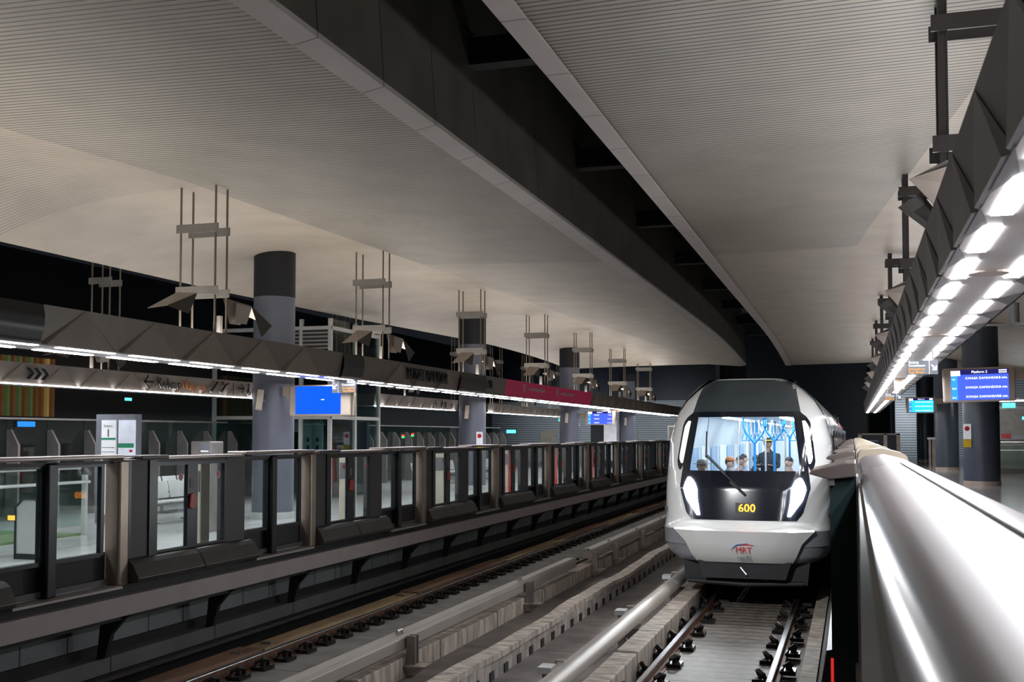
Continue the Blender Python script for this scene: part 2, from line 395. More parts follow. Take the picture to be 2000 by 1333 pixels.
# conductor rail, left track
t=thing('conductor_rail','long boxy aluminium conductor rail on posts beside the left track','rail',(-5.72,10,0))
B().prism([(-5.83,.13),(-5.61,.13),(-5.60,.15),(-5.60,.28),(-5.64,.325),(-5.80,.325),(-5.84,.28),(-5.84,.15)],2,22.7).build('box_cover','alu',t,bevel=.006)
B().prism([(-5.85,.14),(-5.59,.14),(-5.58,.16),(-5.58,.30),(-5.62,.35),(-5.82,.35),(-5.86,.30),(-5.86,.16)],24.3,60).build('box_cover','alu',t,bevel=.006)
for y in (8.3,13.45,18.9,24.15,26.4,30.,34.,38.,42.,46.,50.):
    o=B().box(-5.57,-5.47,y-.05,y+.05,-.06,.30).build('support_post','steel',t)
    B().box(-5.575,-5.45,y-.062,y-.05,-.06,.31).box(-5.575,-5.45,y+.05,y+.062,-.06,.31).build('flange','steel',o)
    B().add([(-5.575,y-.16,-.06),(-5.28,y-.16,-.06),(-5.28,y+.16,-.06),(-5.575,y+.16,-.06),(-5.575,y-.05,-.21),(-5.48,y-.05,-.21),(-5.48,y+.05,-.21),(-5.575,y+.05,-.21)],[(0,1,2,3),(7,6,5,4),(0,4,5,1),(1,5,6,2),(2,6,7,3),(3,7,4,0)]).build('bracket','conc',o)
    B().tube([(-5.70,y-.08,.33),(-5.70,y-.08,.36),(-5.70,y+.08,.36),(-5.70,y+.08,.33)],.02,6).build('insulator','steel',o)
yy=4.; n=0
while yy<60:
    L=2.75 if n%2 else 2.6
    o=B().box(-5.90,-5.585,yy,yy+L-.05,-.3,.04 if n%2 else .02).build('concrete_plinth','conc',bevel=.015)
    tag(o,'weathered concrete plinth under the boxed conductor rail, block %s from the near end'%(ORD[n] if n<15 else ['sixteenth','seventeenth','eighteenth','nineteenth','twentieth','twenty first','twenty second'][n-15]),'plinth','plinths under the boxed conductor rail')
    yy+=L; n+=1
# cable trough wall in the middle
o=thing('cable_trough','long concrete cable trough wall with notched planks between the tracks','trough',(-4.5,10,-.2))
b=B()
pts=[]
for i in range(70):
    y=4+i*.8; wv=.035*math.sin(y*.9)+.02*math.sin(y*2.3+1); pts.append((y,wv))
for (y0,w0),(y1,w1) in zip(pts,pts[1:]):
    b.add([(-4.66+w0,y0,.03),(-4.40+w0,y0,.03),(-4.40+w0,y0,.11),(-4.64+w0,y0,.11),(-4.66+w1,y1,.03),(-4.40+w1,y1,.03),(-4.40+w1,y1,.11),(-4.64+w1,y1,.11)],[(0,1,5,4),(1,2,6,5),(2,3,7,6),(3,0,4,7)])
b.build('capping','conc',o)
B().box(-4.62,-4.44,4,60,-.22,.03).build('plank_wall','plank',o)
for i in range(60): B().box(-4.44,-4.425,5+i*.6,5.16+i*.6,-.22,-.1).build('drain_slot','black',o)
# near conductor rail
t=thing('conductor_rail','rounded aluminium conductor rail left of the train track','rail',(-3.1,10,0))
B().prism([(-3.20,.16),(-3.02,.16),(-2.99,.22),(-3.0,.30),(-3.06,.35),(-3.16,.35),(-3.22,.30),(-3.23,.22)],2,19.6).build('cover','alu',t,smooth=50)
B().prism([(-3.20,.16),(-3.02,.16),(-2.99,.22),(-3.0,.30),(-3.06,.35),(-3.16,.35),(-3.22,.30),(-3.23,.22)],19.65,60).build('cover','alu',t,smooth=50)
for y in (8.,12.,16.15,20.4,24.5,29,34,39,44,49):
    o=B().box(-3.34,-3.24,y-.06,y+.06,-.22,.33).build('support_post','steel',t)
    B().box(-3.38,-3.22,y-.12,y+.12,.27,.34).build('clamp','stain',o)
    B().tube([(-3.24,y+.14,.26),(-3.24,y+.14,.37),(-3.14,y+.14,.37)],.012,6).tube([(-3.24,y+.19,.26),(-3.24,y+.19,.37),(-3.14,y+.19,.37)],.012,6).build('cable','conc',o)
    B().add([(-3.28,y-.2,.1),(-2.98,y-.2,.1),(-2.98,y+.2,.1),(-3.28,y+.2,.1),(-3.1,y-.05,-.2),(-3.0,y-.05,-.2),(-3.0,y+.05,-.2),(-3.1,y+.05,-.2)],[(0,1,2,3),(7,6,5,4),(0,4,5,1),(1,5,6,2),(2,6,7,3),(3,7,4,0)]).build('bracket','steel',o)
yy=6.2
for i in range(9):
    o=B().box(-2.98,-2.68,yy,yy+3.9,-.22,.12).build('concrete_block','conc',bevel=.02)
    tag(o,'stained concrete kerb block between conductor rail and train track, %s from the near end'%ORD[i],'block','kerb blocks by the train track')
    yy+=4.0
B().box(-4.3,-3.4,-2,60,-.22,-.2)

# ------------------------------------------------------------------ left platform edge
t=thing('edge_beam','long grey painted beam under the left platform screen doors','beam',(-8.5,10,.7))
B().box(-8.72,-8.5,-2,YF,.71,.955).build('beam','beam',t,bevel=.012)
B().box(-9.0,-8.62,-2,YF,.955,1.07).build('upper_recess','black',t)
for i in range(20):
    y=9.4+2.44*i
    B().slab([(-9.1,y-.05,.1),(-8.98,y-.05,.12),(-8.90,y-.05,.42),(-8.72,y-.05,.62),(-8.6,y-.05,.71),(-9.0,y-.05,.71),(-9.06,y-.05,.5)],(0,.08,0)).build('bracket','pit',t)

# platform screen doors -------------------------------------------------------
def psd_left(yc,label,first=None):
    if first: return dup(first,(-8.6,yc,1.12),label)
    t=thing('platform_screen_door',label,'screen door',(-8.6,yc,1.12),'screen doors along the left platform')
    X=-8.6
    Y=lambda a:yc+a
    # posts
    B().box(X-.12,X+.10,Y(-1.76),Y(-1.56),1.08,2.62).build('post','brown',t,bevel=.03)
    B().box(X-.12,X+.03,Y(-1.56),Y(-.97),1.38,2.6).build('motor_panel','dark2',t)
    B().box(X-.12,X+.035,Y(-1.56),Y(-1.44),1.38,2.6).box(X-.12,X+.05,Y(-1.09),Y(-.93),1.38,2.6).build('panel_trim','frame',t)
    for a0,a1,hy in ((-.93,-.10,-.14),(-.10,.74,-.06)):
        z0,z1=1.40,2.57
        g0,g1=(a0+.04,a1-.12) if a0<-.5 else (a0+.12,a1-.05)
        b=B(); b.box(X-.03,X+.03,Y(a0),Y(g0),z0,z1).box(X-.03,X+.03,Y(g1),Y(a1),z0,z1).box(X-.03,X+.03,Y(g0),Y(g1),z0,z0+.03).box(X-.03,X+.03,Y(g0),Y(g1),z1-.05,z1)
        d=b.build('door_leaf','frame',t)
        B().box(X-.006,X+.006,Y(g0),Y(g1),z0+.03,z1-.05).build('pane','glass',d)
        B().tube([(X+.007,Y(g1)-.13,2.36),(X+.009,Y(g1)-.13,2.36)],.055,14).build('sticker','pinkmark',d)
        B().tube([(X+.009,Y(g1)-.13,2.36),(X+.010,Y(g1)-.13,2.36)],.03,12).build('sticker_mark','redlogo',d)
    B().slab([(X+.035,Y(-.20),1.94),(X+.035,Y(-.12),1.92),(X+.035,Y(-.06),1.96),(X+.035,Y(-.05),2.08),(X+.035,Y(-.10),2.13),(X+.035,Y(-.18),2.12)],(.03,0,0)).build('release_handle','red',t)
    B().box(X+.03,X+.036,Y(-.17),Y(-.09),2.2,2.33).build('label_plate','grey',t)
    B().box(X-.12,X+.03,Y(.74),Y(1.24),1.38,2.6).build('motor_panel','dark2',t)
    for a0,a1 in ((1.28,1.96),(2.2,2.98)):
        b=B(); b.box(X-.06,X,Y(a0-.06),Y(a0),1.48,2.58).box(X-.06,X,Y(a1),Y(a1+.06),1.48,2.58).box(X-.06,X,Y(a0),Y(a1),2.54,2.6).box(X-.06,X,Y(a0),Y(a1),1.46,1.51)
        d=b.build('fixed_panel','frame',t)
        B().box(X-.036,X-.026,Y(a0),Y(a1),1.51,2.54).build('pane','glass',d)
    B().box(X-.12,X+.06,Y(2.0),Y(2.16),1.1,2.6).build('mullion','frame',t,bevel=.02)
    B().box(X-.14,X-.08,Y(1.24),Y(3.17),1.12,1.5).build('lower_panel','black',t)
    B().box(X-.09,X-.02,Y(1.3),Y(3.15),1.12,1.18).build('ledge','kick',t)
    B().box(X-.05,X+.18,Y(1.35),Y(3.17),1.07,1.098).build('sill','sill',t)
    for a0,a1 in ((-1.56,-.11),(-.09,1.34)):
        B().prism([(X-.1,1.10),(X+.22,1.11),(X+.25,1.16),(X+.16,1.33),(X+.10,1.375),(X-.0,1.40),(X-.1,1.40)],Y(a0),Y(a1)).build('kick_plate','kick',t,bevel=.008)
    B().box(X-.16,X+.14,Y(-1.76),Y(1.05),2.60,2.645).build('top_cap','cap',t,bevel=.012)
    B().box(X-.16,X+.18,Y(1.05),Y(3.17),2.63,2.68).build('top_cap','cap',t,bevel=.015)
    B().box(X-.12,X+.24,Y(-1.52),Y(-.95),2.615,2.665).build('sensor_housing','dark',t,bevel=.012)
    B().box(X-.10,X+.02,Y(-.95),Y(3.17),2.57,2.605).build('header_rail','dark2',t)
    return t
p0=None
for i in range(12):
    yc=13.15+4.95*(i-1)
    lb='half-height platform screen door unit on the left platform, %s from the near end'%ORD[i]
    if p0 is None: p0=psd_left(yc,lb)
    else: psd_left(yc,lb,p0)
# right side -----------------------------------------------------------------
def coverprof(dz): return [(.05,2.3),(.05,2.62+dz),(.065,2.68+dz),(.11,2.715+dz),(.29,2.735+dz),(.47,2.69+dz),(.52,2.66+dz),(.54,2.60+dz),(.50,2.3)]
t=thing('platform_screen_door','nearest right platform screen unit, broad satin metal cover filling the lower right','screen door',(.2,5,1.4),'screen doors along the right platform')
B().prism([(.05,2.3),(.05,2.60),(.062,2.66),(.09,2.695),(.13,2.712),(.29,2.735),(.47,2.69),(.52,2.66),(.54,2.60),(.50,2.3)],-.6,7.68).build('cover','cover',t,smooth=35)
B().box(.06,.46,-.6,7.68,1.4,2.3).build('lower_panel','dark',t)
B().prism([(.292,2.737),(.33,2.727),(.33,2.735),(.292,2.745)],-.6,7.68).build('cover_ridge','stain',t)
B().box(.035,.05,-.6,7.68,1.4,2.6).build('track_side_panel','dark',t)
first=None
for i in range(10):
    yc=9.3+4.95*i
    lb='right platform screen door unit with dark side box and metal cover, %s beyond the nearest cover'%ORD[i]
    if first is not None: dup(first,(.2,yc,1.4),lb); continue
    t=first=thing('platform_screen_door',lb,'screen door',(.2,yc,1.4),'screen doors along the right platform')
    Y=lambda a:yc+a
    B().box(-.15,.02,Y(-1.53),Y(-.95),.2,2.64).build('motor_panel','tealdark',t)
    B().box(.02,.034,Y(-1.55),Y(-.95),1.1,2.64).build('edge_trim','stain',t)
    B().box(-.158,-.140,Y(-1.545),Y(-1.53),1.02,1.42).build('red_edge_strip','redcloth',t)
    B().prism([(-.285,2.655),(-.27,2.68),(-.05,2.735),(.02,2.735),(.02,2.64),(-.15,2.62)],Y(-1.6),Y(-.75)).build('sensor_housing','cap',t,bevel=.008)
    B().box(-.16,-.12,Y(-1.58),Y(-1.5),2.58,2.62).build('sensor','steel',t)
    B().prism([(-.20,2.63),(-.18,2.65),(.02,2.70),(.02,2.63)],Y(-.75),Y(3.2)).build('top_cap','cap',t)
    for a0,a1 in ((-.93,-.10),(-.10,.74),(1.28,1.96),(2.2,2.98)):
        b=B(); b.box(-.08,-.03,Y(a0),Y(a0+.06),1.4,2.62).box(-.08,-.03,Y(a1-.06),Y(a1),1.4,2.62)
        d=b.build('door_leaf','frame',t); B().box(-.06,-.05,Y(a0+.06),Y(a1-.06),1.45,2.6).build('pane','glass',d)
    B().box(-.14,.02,Y(3.1),Y(3.3),1.1,2.63).build('post','brown',t)
    B().prism([(-.14,1.1),(-.24,1.12),(-.20,1.36),(-.03,1.4)],Y(-.95),Y(3.1)).build('kick_plate','kick',t)
    B().prism(coverprof(-.004),Y(-1.58),Y(2.2)).build('cover','cover',t,smooth=35)
    B().prism(coverprof(.05),Y(2.5),Y(3.34)).build('raised_cover','cover_y',t,smooth=35)
    B().box(.06,.46,Y(-1.5),Y(3.3),1.4,2.3).build('platform_side_panel','dark',t)

# ------------------------------------------------------------------ lighting trusses
def light_truss(name,label,X0,X1,z0,z1,y0,y1,side,mats,rows,start,period,length,dark_spans=(),maroon=None,phase=0.,sign=False):
    """side=+1: the folded face looks towards +X"""
    t=thing(name,label,'light truss',((X0+X1)/2,y0,z0))
    md,ml=mats
    xf=X1 if side>0 else X0            # folded face
    s=side
    inside=lambda y: any(a<=y<=b for a,b in dark_spans) or (maroon and maroon[0]<=y<=maroon[1])
    # base face + wedges
    y=y0; segs=[]
    cuts=sorted([y0,y1]+[q for sp in dark_spans for q in sp]+(list(maroon) if maroon else []))
    b=B()
    for a,c in zip(cuts,cuts[1:]):
        if c<=a or inside((a+c)/2): continue
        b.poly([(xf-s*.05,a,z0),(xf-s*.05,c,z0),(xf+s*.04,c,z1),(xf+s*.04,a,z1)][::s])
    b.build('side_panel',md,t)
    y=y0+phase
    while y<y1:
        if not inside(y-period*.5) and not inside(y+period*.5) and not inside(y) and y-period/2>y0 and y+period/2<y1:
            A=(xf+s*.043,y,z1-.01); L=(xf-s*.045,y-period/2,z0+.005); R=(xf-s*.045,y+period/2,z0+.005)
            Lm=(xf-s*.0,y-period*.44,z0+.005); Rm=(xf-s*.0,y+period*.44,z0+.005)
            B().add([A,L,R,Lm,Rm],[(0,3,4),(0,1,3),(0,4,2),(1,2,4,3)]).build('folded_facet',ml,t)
        y+=period
    for a,c in dark_spans:
        prof=[(xf-s*.07,z0-.01),(xf-s*.01,z0+.02),(xf+s*.05,z0+.2),(xf+s*.06,z0+.36),(xf+s*.03,z1)]
        B().grid(lambda u,v:(interp(u,[(0,prof[0][0]),(1,prof[1][0]),(2,prof[2][0]),(3,prof[3][0]),(4,prof[4][0])]),v,interp(u,[(0,prof[0][1]),(1,prof[1][1]),(2,prof[2][1]),(3,prof[3][1]),(4,prof[4][1])])),lin(0,4,17),[a,c]).build('sign_panel','truss_d',t,smooth=60)
    if maroon:
        a,c=maroon
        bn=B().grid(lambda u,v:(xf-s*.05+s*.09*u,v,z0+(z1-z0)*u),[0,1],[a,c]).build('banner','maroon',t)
        for q in (a+2.6,a+6.6):
            B().slab([(xf+s*.01,q-.25,z0+.3),(xf+s*.01,q-.03,z0+.35),(xf+s*.01,q+1.6,z0+.35),(xf+s*.01,q+1.6,z0+.26),(xf+s*.01,q-.03,z0+.26)],(s*.02,0,0)).slab([(xf+s*.01,q-.85,z0+.2),(xf+s*.01,q-.65,z0+.2),(xf+s*.01,q-.6,z0+.42),(xf+s*.01,q-.75,z0+.48),(xf+s*.01,q-.9,z0+.42)],(s*.02,0,0)).build('print','pinkmark',bn)
    xb=X0 if side>0 else X1
    b=B(); b.box(min(X0,X1)+.03,max(X0,X1)-.03,y0,y1,z0-.005,z0+.02); b.build('soffit','soffit',t)
    b=B(); b.poly([(xb,y0,z0),(xb,y1,z0),(xb,y1,z1),(xb,y0,z1)]); b.box(X0+.02,X1-.02,y0,y1,z1-.03,z1-.005); b.poly([(X0,y0,z0),(X1,y0,z0),(X1,y0,z1),(X0,y0,z1)]).poly([(X0,y1,z0),(X1,y1,z0),(X1,y1,z1),(X0,y1,z1)])
    b.build('housing',md,t)
    for xr,st in rows:
        y=st
        while y<y1-.4:
            if y>y0: B().poly([(xr-.05,y,z0-.012),(xr-.05,y+length,z0-.012),(xr+.05,y+length,z0-.012),(xr+.05,y,z0-.012)]).build('lamp_tube','tube',t)
            y+=period
    return t
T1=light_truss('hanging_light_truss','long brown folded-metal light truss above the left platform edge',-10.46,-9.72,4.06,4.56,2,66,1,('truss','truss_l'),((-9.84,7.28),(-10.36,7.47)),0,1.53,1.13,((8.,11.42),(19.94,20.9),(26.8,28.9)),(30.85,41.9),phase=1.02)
text('PUSAT BANDAR','raised_letters','ink2',T1,(-9.66,23.2,4.31),.40,FACE_RIGHT,'LEFT',.02,.9)
text('U','raised_letters','ink2',T1,(-9.66,29.1,4.31),.36,FACE_RIGHT,'LEFT',.02,1.)
# right truss
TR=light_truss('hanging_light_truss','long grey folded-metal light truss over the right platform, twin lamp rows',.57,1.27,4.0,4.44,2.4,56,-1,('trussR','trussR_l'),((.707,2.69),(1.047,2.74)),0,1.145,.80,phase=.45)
for i in range(44):
    y=2.24+1.145*i+.34
    if y<3: continue
    for xa,xt in ((.592,.668),(1.248,1.092)):
        B().add([(xa,y-.45,3.994),(xa,y+.45,3.994),(xt,y,3.993)],[(0,1,2)]).build('soffit_facet','trussR',TR)
for i in range(9):
    y=7.85+4.8*i
    B().cyl(.875,y,3.984,3.996,.13,20).build('speaker_grille','casing',TR)
B().box(.785,.965,22.4,22.6,3.80,3.99).build('camera_housing','casing',TR)
# second line of trusses inside left platform
t2=[]
for i,(a,c,wh) in enumerate(((8.,25.5,'nearest, with exit sign lettering'),(33.2,41.2,'middle one, behind the blue screen'),(45.,58.,'farthest, right of the second column'))):
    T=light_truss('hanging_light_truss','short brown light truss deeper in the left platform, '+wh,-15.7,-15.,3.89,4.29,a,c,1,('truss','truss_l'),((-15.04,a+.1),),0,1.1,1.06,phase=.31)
    t2.append(T)
T=t2[0]
xs=-14.925
def arrowR(T,y,z,d,s=1.):
    b=B()
    b.slab([(xs,y-.22*s,z-.03*s),(xs,y+.22*s,z-.03*s),(xs,y+.22*s,z+.03*s),(xs,y-.22*s,z+.03*s)],(.012,0,0))
    for q in (-1,1): b.slab([(xs,y+d*.24*s,z),(xs,y+d*.19*s,z+.02*q*s),(xs,y+d*.02*s,z+.2*q*s),(xs,y+d*.0*s,z+.14*q*s),(xs,y+d*.16*s,z)],(.012,0,0))
    return b.build('arrow','ink2',T)
arrowR(T,20.95,4.1,-1,.8)
text('Keluar','lettering','ink2',T,(xs,21.25,4.08),.34,FACE_RIGHT,'LEFT',.008)
text('Way out','lettering','hair_o',T,(xs,22.25,4.07),.28,FACE_RIGHT,'LEFT',.004)
b=B().tube([(xs,23.45,3.96),(xs,23.75,4.22)],.03,6); b.tube([(xs,23.85,3.97),(xs,23.95,4.0),(xs,24.1,4.16),(xs,24.25,4.2)],.03,6); b.ball((xs,23.98,4.2),(.01,.05,.05)); b.box(xs-.005,xs+.01,24.45,24.47,3.93,4.24)
b.build('pictogram','ink2',T)
arrowR(T,24.82,4.1,1,.7)
b=B().ball((xs,25.2,4.2),(.01,.05,.05)); b.tube([(xs,25.2,4.14),(xs,25.15,4.0),(xs,25.2,3.95),(xs,25.28,4.0),(xs,25.2,4.1)],.025,6); b.build('pictogram','ink2',T)
for j in range(3):
    y=17.15+.2*j
    B().slab([(xs,y,4.2),(xs,y+.1,4.2),(xs,y+.22,4.09),(xs,y+.1,3.98),(xs,y,3.98),(xs,y+.12,4.09)],(.01,0,0)).build('chevron','ink2',T)
B().box(xs-.01,xs+.005,15.6,16.2,3.99,4.12).build('pictogram','grey',T)
arrowR(t2[1],38.6,4.08,-1,.7); arrowR(t2[1],40.3,4.08,1,.7)
b=B().ball((xs,39.3,4.2),(.01,.06,.05)); b.tube([(xs,39.2,3.95),(xs,39.3,4.15),(xs,39.4,3.95)],.03,6); b.tube([(xs,39.65,3.95),(xs,39.65,4.2)],.03,6); b.build('pictogram','ink2',t2[1])

# hangers ---------------------------------------------------------------------
def hanger(label,x0,x1,y,zt,zb,bars,m1='rod',m2='bar',dy=.34,r=.018,grp='hanger frames over the left platform'):
    t=thing('hanger_frame',label,'hanger',((x0+x1)/2,y,zb),grp)
    for q in (0,1):
        for x in (x0,x1): B().cyl(x,y+q*dy,zb,zt,r,8).build('rod',m1,t)
        for z in bars: B().box(x0-.07,x1+.07,y+q*dy-.03,y+q*dy-.02,z-.07-.02*q,z+.07-.02*q).build('cross_bar',m2,t)
    return t
for i in range(7):
    y=15.35+6.6*i
    hanger('tall steel hanger frame over the left platform edge truss, %s from the left'%ORD[i],-10.36,-9.72,y,6.93+zend(y),4.5,(6.25,5.24))
for i in range(6):
    y=19.8+11.4*i if i<2 else 42+5*(i-2)
    hanger('short steel hanger frame deep in the left platform, %s from the left'%ORD[i],-15.55,-15.1,y,6.9,4.25,(6.22,5.35))
for i in range(6):
    y=10.5+7.2*i
    t=thing('hanger_frame','dark steel hanger post rising from the right truss, %s from the camera'%ORD[i],'hanger',(.82,y,4.44),'hanger posts over the right truss')
    for q in (0,.3):
        zt=6.9+zend(y)
        B().box(.78,.86,y+q-.012,y+q+.012,4.43,zt).box(.78,.792,y+q-.035,y+q+.035,4.43,zt).box(.848,.86,y+q-.035,y+q+.035,4.43,zt).build('post','rodR',t)
        B().box(1.45,1.52,y+q-.035,y+q+.035,4.43,zt).build('post','rodR',t)
        B().box(.72-.03*q,1.6,y+q-.07,y+q-.045,5.45-.12*q,5.6-.12*q).build('cross_bar','rodR',t)
        B().box(.72,1.6,y+q-.07,y+q-.045,6.55,6.70).build('cross_bar','rodR',t)
        B().box(1.2,1.25,y+q-.02,y+q+.02,4.43,5.5).build('post','rodR',t)
# folded uplight reflectors -----------------------------------------------------
def uplight(label,x,y,z,grp,s=1.,mat3=('fold','fold_w','fold_d'),mx=1):
    t=thing('uplight_reflector',label,'uplight',(x,y,z),grp)
    P=lambda a,b_,c:(x+mx*a*s,y+b_*s,z+c*s)
    d=(0,.012,.012)
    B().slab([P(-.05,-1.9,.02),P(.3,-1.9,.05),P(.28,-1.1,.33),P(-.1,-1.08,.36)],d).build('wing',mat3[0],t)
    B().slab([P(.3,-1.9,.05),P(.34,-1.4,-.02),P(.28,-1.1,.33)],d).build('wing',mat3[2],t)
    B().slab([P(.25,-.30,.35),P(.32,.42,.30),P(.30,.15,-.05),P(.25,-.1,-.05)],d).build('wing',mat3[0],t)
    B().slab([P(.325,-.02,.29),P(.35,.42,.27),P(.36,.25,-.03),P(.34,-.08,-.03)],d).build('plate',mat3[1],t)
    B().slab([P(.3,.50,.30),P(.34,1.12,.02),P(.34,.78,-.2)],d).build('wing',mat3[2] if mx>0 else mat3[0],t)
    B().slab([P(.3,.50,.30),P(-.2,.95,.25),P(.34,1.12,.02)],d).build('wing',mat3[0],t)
    B().cyl(x,y,z-.225*s,z+.1*s,.05*s,8).build('lamp_base','steel',t)
    return t
for i in range(7):
    y=16.02+6.6*i
    uplight('folded brown metal uplight on top of the left platform edge truss, %s from the left'%ORD[i],-10.05,y,4.80,'uplights on the left truss')
for i in range(3):
    y=(19.5,36.5,52.)[i]
    uplight('folded metal uplight on a truss deep in the left platform, %s from the left'%ORD[i],-15.3,y,4.48,'uplights deep in the left platform',.75)
for i in range(6):
    y=9.3+7.2*i; x=.56; z=4.95
    t=thing('uplight_reflector','folded dark metal uplight beside a post on the right truss, %s from the camera'%ORD[i],'uplight',(x,y,z),'uplights on the right truss')
    d=(0,.015,0)
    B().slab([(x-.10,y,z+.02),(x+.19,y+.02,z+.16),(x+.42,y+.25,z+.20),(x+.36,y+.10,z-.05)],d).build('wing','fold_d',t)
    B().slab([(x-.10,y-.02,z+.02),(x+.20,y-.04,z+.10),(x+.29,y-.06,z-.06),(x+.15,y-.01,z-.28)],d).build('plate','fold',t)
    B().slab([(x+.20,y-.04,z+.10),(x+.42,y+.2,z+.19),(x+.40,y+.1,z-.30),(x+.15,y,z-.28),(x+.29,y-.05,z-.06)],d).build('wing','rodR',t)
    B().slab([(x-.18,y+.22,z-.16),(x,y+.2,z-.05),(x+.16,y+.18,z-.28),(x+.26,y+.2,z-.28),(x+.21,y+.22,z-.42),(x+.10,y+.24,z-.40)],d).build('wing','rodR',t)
    B().cyl(x+.24,y+.3,4.43,z,.04,8).build('lamp_base','rodR',t)

# ------------------------------------------------------------------ columns
for i in range(4):
    y=21.3+13.1*i
    t=thing('column','round slate grey column on the left platform, %s from the left'%ORD[i],'column',(-12,y,1.12),'columns on the left platform')
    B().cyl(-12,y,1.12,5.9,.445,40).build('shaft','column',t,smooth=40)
    B().cyl(-12,y,5.9,7.05+zend(y),.448,40).build('upper_shaft','columnShade',t,smooth=40)
    B().cyl(-12,y,1.12,1.27,.46,40).build('base_ring','stain',t,smooth=40)
    R=Matrix.Rotation(math.radians(-14),3,'X')@Matrix.Rotation(math.radians(25),3,'Z')
    sp=thing('speaker_box','slim beige loudspeaker tilted on the %s column from the left'%ORD[i],'speaker',(-11.95,y-.62,3.66),'slim speakers on the left columns')
    B().obox((-11.98,y-.62,3.66),(.13,.10,.44),R).build('cabinet','cream',sp,bevel=.012)
    B().box(-12,-11.94,y-.58,y-.42,3.62,3.68).build('bracket','steel',sp)
B().box(-11.72,-11.60,34.4-.45,34.4-.34,1.9,1.95)
def notice(label,x,y,z0,z1,w_):
    t=thing('notice_plate',label,'sign',(x,y,z0))
    B().box(x-w_/2,x+w_/2,y-.012,y,z0+.35*(z1-z0),z1).build('plate','paper',t)
    B().box(x-w_/2,x+w_/2,y-.012,y,z0,z0+.34*(z1-z0)).build('warning_panel','yellow',t)
    b=B().ball((x,y-.014,z1-.2*(z1-z0)),(w_*.33,.004,w_*.33)); b.build('prohibition_mark','redlogo',t)
notice('white and yellow warning notice on the second left column',-11.62,34.02,2.35,3.02,.22)
for i,(y,x) in enumerate(((36.2,3.74),(51.,3.9),(66.5,3.95))):
    t=thing('column','dark slate round column on the right platform, %s from the camera'%ORD[i],'column',(x,y,1.4),'columns on the right platform')
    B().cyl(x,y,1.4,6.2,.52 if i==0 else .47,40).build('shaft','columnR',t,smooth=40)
    B().cyl(x,y,1.4,1.53,.535 if i==0 else .485,40).build('base_ring','casing',t,smooth=40)
notice('white and yellow warning notice on the nearest right column',3.30,35.75,2.55,3.25,.22)

# ------------------------------------------------------------------ displays and signs
def display(label,x0,x1,y,z0,z1,face,kind):
    t=thing('display_screen',label,'screen',((x0+x1)/2,y,z0))
    h=z1-z0; wd=x1-x0
    B().box(x0,x1,y,y+.16,z0,z1).build('casing','casing',t,bevel=.03)
    return t,h,wd
# left, blue idle
t,h,wd=display('large plain blue display screen bracketed to the first left column',-11.38,-9.95,20.85,3.32,3.97,None,0)
B().box(-11.22,-10.18,20.835,20.85,3.36,3.94).build('panel','scr',t)
B().box(-10.62,-10.55,20.83,20.836,3.65,3.665).build('cursor','wtext',t)
B().box(-11.56,-11.4,20.9,21.0,3.75,3.95).build('bracket','casing',t)
B().box(-10.04,-9.93,20.95,21.05,3.33,3.95).build('rear_panel','cream',t)
def board(label,x0,x1,y,z0,z1,bgm,lines,plat,size):
    t,h,wd=display(label,x0,x1,y,z0,z1,None,1)
    a0,a1=x0+.11*wd,x1-.10*wd; b0,b1=z0+.06*h,z1-.06*h
    B().box(a0,a1,y-.012,y,b0,b1-.14*h).build('panel',bgm,t)
    B().box(a0,a1,y-.012,y,b1-.14*h,b1).build('header','scr_top',t)
    B().box(a0,a0+.13*wd,y-.014,y-.012,b1-.17*h,b1-.02*h).build('logo_box','wtext',t)
    B().box(a0,a0+.09*wd,y-.014,y-.012,b0,b1-.18*h).build('side_column','scr_l',t)
    text(plat,'lettering','wtext',t,((a0+a1)/2,y-.015,b1-.07*h),size*1.05,FACE_CAM,'CENTER',.001)
    for q in range(2): B().box(a1-.13*wd,a1-.02*wd,y-.014,y-.012,b1-.05*h-.06*h*q,b1-.02*h-.06*h*q).build('clock_line','wtext',t)
    for i,(o_,d_,m_) in enumerate(lines):
        z=b1-.25*h-.27*h*i
        text(o_,'lettering','wtext',t,(a0+.01*wd,y-.016,z-.02*h),size*.8,FACE_CAM,'LEFT',.001)
        text(d_,'lettering','wtext',t,(a0+.20*wd,y-.015,z),size,FACE_CAM,'LEFT',.001)
        text(m_,'lettering','wtext',t,(a1-.01*wd,y-.015,z),size,FACE_CAM,'RIGHT',.001)
    return t
kd=[('1st','KWASA DAMANSARA','0 min.'),('2nd','KWASA DAMANSARA','9 min.'),('3rd','KWASA DAMANSARA','18 min.')]
t=board('large indigo departure board reading Platform 2 on the right platform',1.60,2.82,21.5,3.52,4.14,'scr_r',kd,'Platform 2',.060)
t.rotation_euler=(0,math.radians(-1.2),0)
B().box(2.8,3.0,21.55,21.65,3.9,4.05).build('bracket','casing',t)
t=board('smaller bright cyan departure board farther along the right platform',1.95,3.05,44.5,3.75,4.35,'scr_c',kd,'Platform 2',.054)
B().box(3.03,3.45,44.55,44.65,4.1,4.3).build('bracket','casing',t)
t=board('blue departure board far away on the left platform',-11.3,-9.95,47.5,3.36,3.99,'scr_r',[('1st','KAJANG','3 min.'),('2nd','KAJANG','12 min.'),('3rd','KAJANG','21 min.')],'Platform 1',.062)
B().box(-11.6,-11.28,47.6,47.7,3.7,3.9).build('bracket','casing',t)
B().cyl(-11.6,47.5,3.3,3.42,.06,10).build('camera','white',t)
